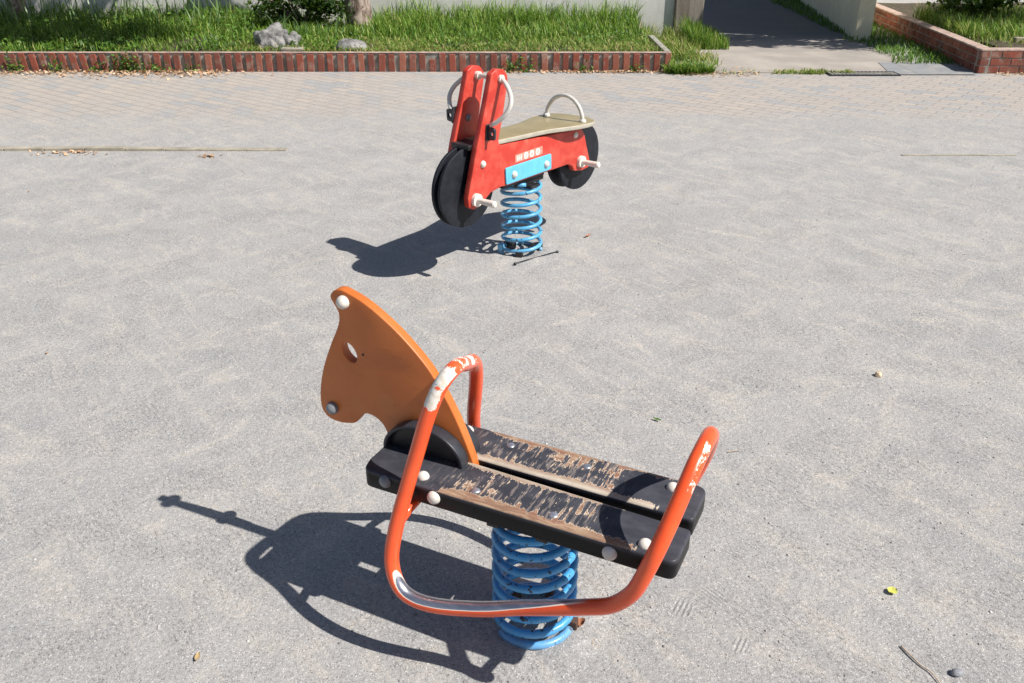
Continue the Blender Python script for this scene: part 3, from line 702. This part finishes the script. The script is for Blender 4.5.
def bush(name, label, loc, r, n, mat, ls=(.04, .09), cat='shrub', group=None):
    t = thing(name, label, cat, loc, 0, group)
    def st(bm):
        for i in range(7):
            a = i*.9; tube(bm, catmull([(0, 0, -.05), (r[0]*.3*math.cos(a), r[1]*.3*math.sin(a), r[2]*.8), (r[0]*.7*math.cos(a), r[1]*.7*math.sin(a), r[2]*1.4)], k=3), .012, 6)
    part('stems', st, M['bark'], t)
    cl = rng.normal(size=(26, 3)); cl /= np.linalg.norm(cl, axis=1)[:, None]; cl *= rng.uniform(.4, 1, (26, 1))
    pp = (cl[rng.integers(0, 26, n)] + rng.normal(0, .15, (n, 3)))*np.array(r) + np.array((0, 0, r[2])); pp[:, 2] = np.abs(pp[:, 2])
    leaves('foliage', pp, rng.uniform(*ls, n), mat, t); return t
bush('shrub', 'dark leafy shrub against the wall, left of the leaning trunk', (-2.6, 11.3, .17), (.6, .3, .30), 2600, M['shrub'])
bush('shrub', 'dark shrub in the planter, close to its left brick side', (6.0, 11.9, .2), (.6, .5, .33), 1700, M['shrub'], (.06, .12), group='dark shrubs in the planter')
bush('shrub', 'dark shrub in the planter, cut by the right edge of the photo', (7.4, 11.6, .2), (.8, .5, .36), 1900, M['shrub'], (.06, .12), group='dark shrubs in the planter')
# iris with upright glossy leaves
it = thing('iris_plant', 'clump of long upright glossy leaves behind the grey rock', 'plant', (-2.45, 10.75, .16))
for i in range(16):
    bx_, by_ = random.uniform(-.35, .45), random.uniform(-.15, .2); hh = random.uniform(.22, .42); ln = random.uniform(-.15, .2); wd = random.uniform(.012, .02)
    def lf(bm):
        rows = []
        for t_ in (0, .3, .6, .85, 1):
            ww = wd*(1 - t_**2)*.9 + .001; cx = bx_ + ln*t_*t_; zz = hh*(t_ - .25*t_**3)
            rows.append((bm.verts.new((cx-ww, by_, zz)), bm.verts.new((cx, by_+.006, zz)), bm.verts.new((cx+ww, by_, zz))))
        for a, b in zip(rows[:-1], rows[1:]):
            bm.faces.new((a[0], a[1], b[1], b[0])); bm.faces.new((a[1], a[2], b[2], b[1]))
    part('leaf', lf, M['iris'], it, smooth=True)

# rocks
def rock(name, label, loc, r, seed, mat, cat='rock', rz=0, amp=.35):
    bm = bmesh.new(); bmesh.ops.create_icosphere(bm, subdivisions=4, radius=1)
    for v in bm.verts:
        d = v.co.copy(); f = 1 + amp*noise.noise(d*1.3 + Vector((seed, 0, 0))) + amp*.5*noise.noise(d*3.1 + Vector((0, seed, 0))) + amp*.15*noise.noise(d*9)
        v.co = Vector((d.x*f*r[0], d.y*f*r[1], max(-.3, d.z)*f*r[2]))
    o = obj(name, bm, mat, smooth=True); o.location = loc; o.rotation_euler.z = rz; return tag(o, label, cat)
rock('rock', 'rugged grey rock standing on the lawn edge', (-2.60, 9.95, .20), (.19, .13, .20), 3.2, M['rock'], amp=.5)
rock('rock', 'lower grey lobe of rock touching the rugged rock on its right', (-2.42, 9.98, .18), (.14, .10, .13), 6.7, M['rock'], amp=.5)
rock('flat_stone', 'smooth flat grey stone lying in the grass below the tree trunk', (-1.74, 9.80, .18), (.18, .11, .11), 9.1, M['stone_dark' if 0 else 'rock'], 'stone', R(15), .15)
bm = bmesh.new(); add_box(bm, -.12, .12, -.05, .05, 0, .035, bev=.01)
o = obj('pale_slab', bm, M['kerb']); o.location = (-2.33, 9.66, .18); tag(o, 'small pale slab fragment lying beneath the grey rock', 'stone')

# leaf litter and pebbles
def litter(name, x, y, z, size): 
    g = leaves(name, np.stack([x, y, z], 1), size, M['litter'], flat=1.6, ratio=.6); struct(g, 'stuff')
n = 520; x = np.concatenate([rng.uniform(-5.5, -3.0, n), rng.normal(-3.8, .5, 260)]); y = 9.42 - np.abs(rng.normal(0, .16, len(x))); litter('leaf_litter', x, y, .012 + rng.uniform(0, .015, len(x)), rng.uniform(.02, .055, len(x)))
n = 330; x = rng.uniform(-.25, 1.75, n); x = np.concatenate([x, rng.normal(1.0, .3, 100)]); y = 9.42 - np.abs(rng.normal(0, .05, len(x))); litter('leaf_litter', x, y, .012 + rng.uniform(0, .01, len(x)), rng.uniform(.02, .05, len(x)))
n = 140; x = rng.uniform(1.7, 2.6, n); y = rng.normal(9.3, .1, n); litter('leaf_litter', x, y, .012 + rng.uniform(0, .01, n), rng.uniform(.02, .045, n))
n = 130; x = rng.uniform(5.0, 6.2, n); y = 9.3 - np.abs(rng.normal(0, .07, n)); litter('leaf_litter', x, y, .01 + rng.uniform(0, .01, n), rng.uniform(.02, .05, n))
n = 60; x = rng.normal(-3.15, .16, n); y = 6.17 - np.abs(rng.normal(0, .05, n)); litter('leaf_litter', x, y, np.full(n, .008), rng.uniform(.02, .04, n))
n = 9; x = rng.normal(-2.1, .05, n); y = rng.normal(6.05, .03, n); litter('leaf_litter', x, y, np.full(n, .008), rng.uniform(.03, .06, n))
n = 70; x = rng.uniform(-5, 5, n); y = rng.uniform(2, 9.3, n); litter('scattered_leaf_bits', x, y, np.full(n, .006), rng.uniform(.006, .018, n))

def pebbles(name, n, x0, x1, y0, y1, s0, s1, mat):
    bm = bmesh.new(); bmesh.ops.create_icosphere(bm, subdivisions=1, radius=1); base = np.array([v.co[:] for v in bm.verts]); fa = np.array([[v.index for v in f.verts] for f in bm.faces]); bm.free()
    y = y0 + (y1-y0)*rng.uniform(0, 1, n)**1.4; x = rng.uniform(x0, x1, n)*(y/y1*.9+.1); s = s0 + (s1-s0)*rng.uniform(0, 1, n)**5
    V = base[None]*(s[:, None]*rng.uniform(.6, 1.2, (n, 3)))[:, None, :]; V[:, :, 2] *= .7; V += np.stack([x, y, s*.15], 1)[:, None, :]
    F = (fa[None] + (np.arange(n)*len(base))[:, None, None]).reshape(-1, 3); V = V.reshape(-1, 3)
    me = bpy.data.meshes.new(name); me.vertices.add(len(V)); me.vertices.foreach_set('co', V.ravel()); me.loops.add(F.size); me.loops.foreach_set('vertex_index', F.ravel())
    me.polygons.add(len(F)); me.polygons.foreach_set('loop_start', np.arange(len(F))*3); me.update(calc_edges=True); me.validate()
    return struct(link(name, me, mat, smooth=True), 'stuff')
kk = N('grit_stones'); r_ = kk.n('ShaderNodeNewGeometry').outputs['Random Per Island']
M['grit'] = kk.fin(kk.ramp(r_, [(0, (.15, .15, .155)), (.3, (.28, .27, .265)), (.8, (.42, .40, .38)), (1, (.60, .58, .56))]), .8)
pebbles('gravel', 9000, -5.2, 5.2, 1.15, 6.1, .0012, .0048, M['grit'])

# single small things lying on the grit
def leaf_thing(name, label, cat, loc, size, mat, rz, ratio=.6, curl=.3):
    bm = bmesh.new(); rows = []
    for i in range(9):
        t_ = i/8; x_ = (t_-.5)*size; wv = ratio*size*.5*math.sin(math.pi*min(1, t_*.96+.03))**.7
        z_ = .003 + curl*size*(t_-.5)**2; rows.append([bm.verts.new((x_, wv*s_, z_ + abs(s_)*curl*size*.3 + .0015*random.random())) for s_ in (-1, -.5, 0, .5, 1)])
    for a, b in zip(rows[:-1], rows[1:]):
        for j in range(4): bm.faces.new((a[j], a[j+1], b[j+1], b[j]))
    o = obj(name, bm, mat, smooth=True); o.location = loc; o.rotation_euler.z = rz; return tag(o, label, cat)
leaf_thing('fallen_leaf', 'small yellow green leaf on the grit at the lower right', 'leaf', (.985, 1.719, .003), .026, M['yellow_leaf'], .5, 1.0)
leaf_thing('fallen_leaf', 'small tan dry leaf on the grit at the lower left', 'leaf', (-.743, 1.498, .003), .026, M['tan_leaf'], 1.7, .5)
leaf_thing('fallen_leaf', 'crumpled rust brown leaf caught at the foot of the near blue spring', 'leaf', (.165, 1.60, .004), .032, M['rust_leaf'], .3, .8, .9)
leaf_thing('fallen_leaf', 'tiny green leaf scrap on the grit above the tail arch of the horse rider', 'leaf', (.50, 2.556, .002), .03, M['weed'], 2.6, .35)
leaf_thing('fallen_leaf', 'small dark dry leaf right of the far blue spring', 'leaf', (.406, 4.40, .002), .05, M['rust_leaf'], .9, .3)
def twig(label, pts, r):
    bm = bmesh.new(); p = catmull(pts, k=5); tube(bm, p, [r*(1-.5*i/len(p)) for i in range(len(p))], 6); return tag(obj('twig', bm, M['twig'], smooth=True), label, 'twig')
twig('pale bent twig lying at the bottom right edge', [(.935, 1.535, .004), (.945, 1.505, .005), (.958, 1.475, .004), (.972, 1.455, .005), (.98, 1.42, .004)], .0024)
twig('short dark twig right of the near blue spring', [(.192, 1.565, .003), (.195, 1.55, .004), (.193, 1.535, .003)], .0018)
twig('thin twig on the grit right of the horse rider tail arch', [(.70, 2.36, .003), (.73, 2.367, .005), (.745, 2.366, .003)], .0018)
rock('pebble', 'smooth dark grey pebble beside the pale twig', (1.03, 1.452, .006), (.014, .010, .009), 2.0, M['stone_dark'], 'pebble', .2, .1)
rock('pebble', 'small tan stone alone on the grit at the right', (1.383, 2.875, .006), (.013, .013, .012), 5.0, M['stone_tan'], 'pebble', .2, .2)

def mound(name, cx, cy, r, h, seed):
    bm = bmesh.new(); nr, na = 16, 64; g = []
    for i in range(nr+1):
        rr = r*i/nr; t = rr/r; prof = h*max(0, math.exp(-((t-.52)/.20)**2) - .10) - (.004*t**6) + .0015*(1-t)
        g.append([bm.verts.new((cx+rr*math.cos(2*math.pi*j/na), cy+rr*math.sin(2*math.pi*j/na), prof*(.55+.9*noise.noise(Vector((math.cos(2*math.pi*j/na)*2+seed, math.sin(2*math.pi*j/na)*2, t*3)))) + .0012*noise.noise(Vector((j*1.3, i*1.1, seed))) - (.003 if i == nr else 0))) for j in range(na)])
    for i in range(1, nr):
        for j in range(na): bm.faces.new((g[i][j], g[i][(j+1) % na], g[i+1][(j+1) % na], g[i+1][j]))
    return struct(obj(name, bm, M['dirt'], smooth=True))
mound('ground_bank', .055, 1.624, .24, .013, 1.0); mound('ground_bank', .051, 4.190, .26, .012, 5.0)
# ------------------------------------------------------------------ springs
def spring(parent, r, wire, h, turns, phase, mat, lean=(0, 0)):
    pts = []; n = int(turns*26)
    for i in range(n+1):
        t = i/n; a = phase + t*turns*2*math.pi
        tz = t if True else t
        # closed end coils
        e = .045; z = wire + (h-2*wire)*(max(0, (t-e))/(1-2*e) if t < 1-e else 1)
        z = wire + (h-2*wire)*min(1, max(0, (t-e)/(1-2*e))) + wire*.3*math.sin(a)*0
        pts.append((r*math.cos(a) + lean[0]*t, r*math.sin(a) + lean[1]*t, z))
    return part('spring', lambda bm: tube(bm, pts, wire, 12), mat, parent, smooth=True)

# ------------------------------------------------------------------ orange horse rider
H = thing('horse_spring_rider', 'orange horse head spring rider with orange tube and worn black seat boards', 'spring rider', (.055, 1.624, 0), R(154.2))
SN, LR = M['board'], None
nearb = fillet([(.384, .002), (.384, .10), (.374, .142), (-.368, .142), (-.368, .026), (.0, .014)], [.012, .04, .03, .022, .012, .2])
farb = fillet([(.384, -.010), (-.362, -.006), (-.362, -.134), (.374, -.134), (.384, -.09)], [.012, .012, .03, .04, .03])
b1 = slab('seat_board', nearb, .048, .408, 'sn', M['board'], H, bev=.005)
b2 = slab('seat_board', farb, .048, .408, 'sn', M['board'], H, bev=.005)
b1['label'] = 'near seat board with black paint flaked off along its outer edge'
b2['label'] = 'far seat board with black paint flaked off in the middle'
head = [(.522, .785), (.511, .802), (.492, .809), (.470, .804), (.428, .788), (.374, .755), (.320, .712), (.267, .658), (.230, .602), (.197, .540), (.168, .470), (.150, .410),
        (.17, .405), (.25, .405), (.33, .405), (.380, .405), (.387, .430), (.397, .463), (.419, .484), (.449, .489), (.468, .472), (.483, .454), (.505, .446), (.535, .442), (.567, .449), (.584, .475), (.581, .527), (.564, .590), (.537, .654), (.507, .716), (.503, .748), (.513, .768)]
hd = [tuple(p[:2]) for p in catmull([(a, b, 0) for a, b in head], True, 4)]
eye = [(.482 + .027*.5*math.cos(t) - .018*.87*math.sin(t), .649 + .027*.87*math.cos(t) + .018*.5*math.sin(t)) for t in [2*math.pi*i/24 for i in range(24)]]
panel = slab('head_panel', hd, .026, 0, 'sz', M['orange_panel'], H, holes=[eye], bev=.003, auto=50)
# half-round black blocks on both cheeks of the panel foot
def half_disc(y0, y1):
    pts = [(.166, .424)] + [(.2745 - .1085*math.cos(t), .4322 + .083*math.sin(t)) for t in [math.pi*i/22 for i in range(1, 22)]] + [(.383, .424)]
    inner = [(.175, .427)] + [(.2745 - .0995*math.cos(t), .430 + .0765*math.sin(t)) for t in [math.pi*i/22 for i in range(1, 22)]] + [(.374, .427)]
    o = slab('cheek_block', pts, abs(y1-y0), (y0+y1)/2, 'sz', M['blackdusty'], H, holes=[inner], bev=.0025)
    yi = y0 + (y1-y0)*.3
    slab('recess', inner, abs(y1-y0)*.5, y0+(y1-y0)*.26, 'sz', M['black'], o, bev=.001)
half_disc(.0135, .046); half_disc(-.0135, -.046)
for sx, sz, m in ((.484, .780, 'bolt_white'), (.547, .481, 'bolt_grey')):
    for sg in (1, -1):
        o = part('bolt_cap', lambda bm: dome(bm, (sx, sg*.0125, sz), (0, sg, 0), .0165, .015, base=.004), M[m], panel, smooth=True)
part('eye_rivet', lambda bm: dome(bm, (.443, .0125, .652), (0, 1, 0), .004, .002, 8), M['black'], panel)
# bolt caps of the seat
def cap(c, ax, r, h, m): return part('bolt_cap', lambda bm: dome(bm, c, ax, r, h), M[m], H, smooth=True)
for c in ((.233, .109, .432), (-.295, .114, .432), (-.291, -.097, .432), (.233, -.105, .432)): cap(c, (0, 0, 1), .015, .013, 'bolt_white')
for c in ((.315, .142, .415),): cap(c, (.1, 1, 0), .016, .012, 'bolt_grey')
for c in ((.186, .142, .412), (-.230, .142, .408)): cap(c, (0, 1, 0), .0165, .014, 'bolt_white')
for c in ((.186, -.134, .412), (-.230, -.134, .408)): cap(c, (0, -1, 0), .0165, .014, 'bolt_white')
for c in ((.101, .103, .4322), (-.089, .107, .4322), (.109, -.093, .4322), (-.088, -.091, .4322)): cap(c, (0, 0, 1), .0105, .0035, 'metal')
# the closed orange tube loop: front arch, two low rails, rear arch
half = [(.182, 0, .682), (.171, .036, .701), (.166, .066, .708), (.172, .088, .698), (.186, .106, .667), (.204, .125, .605), (.222, .141, .528), (.242, .165, .434), (.256, .198, .339), (.258, .220, .268), (.236, .234, .215), (.196, .237, .191), (.13, .233, .192),
        (.03, .218, .212), (-.05, .205, .238), (-.13, .198, .266), (-.20, .196, .295), (-.258, .196, .325), (-.298, .196, .372), (-.319, .193, .425), (-.335, .183, .477), (-.346, .158, .520), (-.355, .126, .560), (-.361, .094, .592), (-.366, .058, .618), (-.369, .022, .630)]
loop = half + [(a + (.007 if a > .1 else .0), -b, c_) for a, b, c_ in half[::-1] if b > 0 and not (a > 0 and c_ > .54)] + \
    [(.219, -.128, .578), (.211, -.110, .620), (.204, -.082, .645), (.197, -.050, .658), (.190, -.025, .669)]     # the front arch is bent lower on its far side
tb = part('tube_loop', lambda bm: tube(bm, catmull(loop, True, 5), .0173, 20, True), M['tube'], H, smooth=True)
# brackets carrying the loop under the boards
def fbr(bm):
    tube(bm, [(.254, -.198, .345), (.25, -.15, .364), (.245, 0, .374), (.25, .15, .364), (.254, .198, .345)], .011, 12)
part('bracket', fbr, M['tube'], H, smooth=True)
def rbr(bm):
    tube(bm, [(-.305, -.194, .384), (-.305, -.12, .3735), (-.305, 0, .373), (-.305, .12, .3735), (-.305, .194, .384)], .011, 12)
part('bracket', rbr, M['tube'], H, smooth=True)
spring(H, .0945, .0105, .372, 8.3, 1.0, M['spring_blue'])
def sp_plate(bm):
    add_box(bm, -.11, .11, -.10, .10, .3725, .3838, bev=.003); add_box(bm, -.075, -.045, -.105, .105, .345, .372, bev=.003); add_box(bm, .045, .075, -.105, .105, .345, .372, bev=.003)
part('mounting_plate', sp_plate, M['black'], H)
for a in (R(-174), R(-94), R(-34)):
    part('spring_clamp', lambda bm: add_box(bm, .078, .112, -.011, .011, .0, .036, bev=.004, M4=Matrix.Rotation(a, 4, 'Z')), M['rusty'], H)

# ------------------------------------------------------------------ red motorcycle rider
Bk = thing('motorcycle_spring_rider', 'red motorcycle spring rider with tan seat and black wheels', 'spring rider', (.051, 4.190, 0), R(230.3))
plate = [(.330, .872), (.322, .905), (.285, .922), (.238, .915), (.212, .885), (.212, .855), (.248, .700), (.286, .584), (.10, .575), (-.10, .563), (-.28, .551), (-.372, .545),
         (-.40, .51), (-.425, .44), (-.46, .352), (-.45, .332), (-.385, .326), (-.318, .338), (-.300, .368), (-.262, .384), (-.14, .384), (.205, .384), (.262, .388), (.335, .378), (.402, .334), (.452, .325), (.484, .343), (.488, .385), (.425, .598), (.360, .780)]
pl = fillet(plate, [.02]*7 + [.03] + [.1]*3 + [.012] + [.02]*3 + [.012] + [.02]*4 + [.02]*10, 4)
slotn = ring_pts(.355, .60, .012, 14, .035)
p1 = slab('side_panel', pl, .03, .070, 'sz', M['red'], Bk, bev=.004)
p2 = slab('side_panel', pl, .03, -.070, 'sz', M['red'], Bk, bev=.004)
for cx, cz, r, hy in ((.426, .410, .183, .0195), (-.420, .388, .174, .036)):
    for y in (hy, -hy):
        o = slab('wheel_disc', ring_pts(cx, cz, r, 48), .016, y, 'sz', M['wheel'], Bk, bev=.003)
    part('wheel_hub', lambda bm: tube(bm, [(cx, -.054, cz), (cx, .054, cz)], .03, 16), M['black'], Bk)
# mudguard plate between the forks
slab('mudguard', fillet([(.31, -.0545), (.445, -.0545), (.445, .0545), (.31, .0545)], .006), .022, .598, 'sn', M['black'], Bk, bev=.003)
def block(bm):
    add_box(bm, -.105, .21, -.0545, .0545, .36, .43, bev=.003)
part('core_block', block, M['black'], Bk)
def hr(bm):
    tube(bm, [(.262, -.10, .878), (.262, .10, .878)], .011, 14)
bar = part('crossbar', hr, M['pale_tube'], Bk, smooth=True)
for sg in (1, -1):
    pts = []
    for i in range(19):
        t = math.pi*i/18; m = i/18
        se, ze = (.353, .692) if sg > 0 else (.372, .725)
        pts.append((.262 + (se-.262)*m, sg*(.090 + .014*m + (.084 if sg > 0 else .066)*math.sin(t)**.8), .878 + (ze-.878)*m))
    part('handle', lambda bm: tube(bm, pts, .0105, 14), M['pale_tube'], Bk, smooth=True)
    part('handle_collar', lambda bm: tube(bm, [(.262, sg*.0535, .878), (.262, sg*.036, .878)], .018, 16), M['white_peg'], Bk, smooth=False)
    part('handle_collar', lambda bm: tube(bm, [(.262, sg*.0855, .878), (.262, sg*.096, .878)], .0175, 16), M['white_peg'], Bk, smooth=False)
    # clamp tab with a hole, standing out from the fork
    y0 = .0855*sg
    def yy(v): return y0 + sg*v
    zt = .655 if sg > 0 else .712; stb = .353 if sg > 0 else .380
    tab = fillet([(yy(0), zt-.03), (yy(.045), zt-.026), (yy(.048), zt+.026), (yy(.0), zt+.03)], .012)
    if sg < 0: tab = tab[::-1]
    slab('handle_clamp', tab, .012, stb, 'nz', M['dark_steel'], Bk, holes=[ring_pts(yy(.027), zt, .0095, 12)], bev=.002)
    slab('clamp_plate', fillet([(stb-.022, zt-.032), (stb+.018, zt-.032), (stb+.012, zt+.04), (stb-.028, zt+.04)], .008), .006, sg*.0888, 'sz', M['dark_steel'], Bk, bev=.001)
part('bolt_cap', lambda bm: dome(bm, (.325, -.0545, .70), (0, 1, 0), .017, .012), M['bolt_grey'], Bk, smooth=True)
part('bolt_cap', lambda bm: dome(bm, (.345, .091, .640), (0, 1, 0), .013, .012), M['metal'], Bk, smooth=True)
for c in ((.387, .0855, .522), (-.318, .0855, .524)): part('bolt_cap', lambda bm: dome(bm, c, (0, 1, 0), .0165, .013), M['bolt_white'], Bk, smooth=True)
for c in ((.373, -.0855, .524), (-.331, -.0855, .529)): part('bolt_cap', lambda bm: dome(bm, c, (0, -1, 0), .0165, .013), M['bolt_white'], Bk, smooth=True)
# spring side plates
for sg in (1, -1):
    bp = slab('spring_plate', fillet([(.232, .392), (.237, .472), (-.110, .472), (-.113, .394)], .01), .008, sg*.0895, 'sz', M['blue_plate'], Bk, bev=.002)
    for s_, z_ in ((.176, .430), (-.070, .428)): part('bolt_cap', lambda bm: dome(bm, (s_, sg*.0937, z_), (0, sg, 0), .0175, .014), M['bolt_white'], bp, smooth=True)
# foot pegs
for s_, z_ in ((.440, .370), (-.368, .378)):
    for sg in (1, -1):
        part('foot_peg', lambda bm: (tube(bm, [(s_, sg*.0852, z_), (s_, sg*.102, z_)], .030, 20), tube(bm, [(s_, sg*.102, z_), (s_, sg*.13, z_), (s_, sg*(.198 if sg > 0 else .15), z_), (s_, sg*(.204 if sg > 0 else .155), z_)], [.0135, .0135, .016, .011], 14)), M['white_peg'], Bk, auto=40)
# seat board, narrow in front and broad behind
st = [(.348, .045), (.330, .074), (.14, .088), (-.06, .098), (-.18, .128), (-.28, .150), (-.40, .142), (-.455, .07)]
sto = [tuple(p[:2]) for p in catmull([(a, b, 0) for a, b in st + [(a, -b) for a, b in st[::-1]]], True, 4)]
seat = slab('seat', sto, .022, 0, 'sn', M['tan'], Bk, bev=.005)
for v in seat.data.vertices: v.co.z += .5885 + .032*v.co.x + .018*max(0, -v.co.x-.28)/.17*0
seat.data.materials.append(M['tan_edge'])
for p in seat.data.polygons:
    if abs(p.normal.z) < .85: p.material_index = 1
rp = [(-.335 , .114*math.cos(t), .584 + .122*math.sin(t)) for t in [math.pi*i/20 for i in range(21)]]
gh = part('rear_grab_handle', lambda bm: tube(bm, rp, .010, 14), M['pale_tube'], Bk, smooth=True)
for sg in (1, -1): part('collar', lambda bm: tube(bm, [(-.335, sg*.114, .585), (-.335, sg*.114, .604)], [.021, .014], 14), M['pale_tube'], gh, smooth=True)
# sticker: pale mark and three pale discs on a pinkish strip
stk = slab('sticker', fillet([(.160, .480), (.160, .517), (-.048, .521), (-.048, .482)], .006), .0012, .0858, 'sz', simple('pink_sticker', (.80, .26, .20), .5, .1, 60), Bk, bev=.0003)
mk = simple('pale_print', (.85, .70, .64), .5, .1, 80); mk2 = simple('pink_print', (.74, .33, .27), .5, .1, 80)
slab('mark', fillet([(.155, .484), (.155, .513), (.108, .514), (.108, .485)], .003), .0012, .0868, 'sz', simple('rose_print', (.83, .42, .36), .5, .1, 80), stk, bev=.0003)
def marks(bm):
    for i in range(3):
        add_box(bm, .149-i*.014, .143-i*.014, .0876, .0882, .488, .509)
    add_box(bm, .150, .112, .0877, .0881, .497, .500)
part('mark', marks, mk, stk)
for cx, g in ((.080, 0), (.036, 1), (-.010, 2)):
    dd = slab('mark', ring_pts(cx, .500, .0175, 20), .0012, .0868, 'sz', mk, stk, bev=.0003)
    def gl(bm):
        if g == 0: tube(bm, [(cx+.006, .0878, .507), (cx-.006, .0878, .503), (cx+.004, .0878, .498), (cx-.004, .0878, .491)], .0012, 6)
        if g == 1: tube(bm, [(cx+.006, .0878, .492), (cx, .0878, .508), (cx-.006, .0878, .492)], .0012, 6); tube(bm, [(cx+.003, .0878, .498), (cx-.003, .0878, .498)], .0012, 6)
        if g == 2: tube(bm, [(cx + .006*math.cos(a), .0878, .500 + .007*math.sin(a)) for a in [i*math.pi/5 for i in range(10)]], .0012, 6, True)
    part('mark', gl, mk2, stk)
spring(Bk, .0965, .0095, .389, 6.8, 2.2, M['spring_sky'], (.012, .0))
def sp2(bm):
    add_box(bm, -.10, .11, -.0545, .0545, .340, .3595, bev=.003); add_box(bm, -.03, .04, -.09, .09, .325, .3395, bev=.003)
part('mounting_plate', sp2, M['black'], Bk)
for a in (R(30), R(150), R(270)):
    part('spring_clamp', lambda bm: add_box(bm, .05, .108, -.016, .016, .0, .034, bev=.003, M4=Matrix.Rotation(a, 4, 'Z')), M['black'], Bk)
for o in Bk.children:                                   # the whole body rides on the top of the spring
    if not o.name.startswith(('spring_clamp', 'base_sleeve')) and o.name.split('.')[0] != 'spring': o.location.z = .027
# short blue stub at the spring foot (world (-.046, 4.122))
inv = Matrix.Rotation(-R(230.3), 3, 'Z'); q = inv @ Vector((-.046-.051-.01, 4.122-4.190+.03, 0))
part('base_sleeve', lambda bm: tube(bm, [(q.x, q.y, 0), (q.x, q.y, .052), (q.x, q.y, .056)], [.017, .017, .013], 14), M['spring_sky'], Bk, smooth=False)
# thin wire with two nuts in the grit
wt = thing('ground_wire', 'thin black wire with two end nuts lying before the far spring', 'wire', (.12, 4.075, 0))
part('wire', lambda bm: tube(bm, [(-.105, -.08, .011), (.11, .084, .011)], .0024, 6), M['black'], wt)
for p_ in ((-.105, -.08), (.11, .084)): part('nut', lambda bm: dome(bm, (p_[0], p_[1], .008), (0, 0, 1), .008, .007, 8), M['black'], wt)
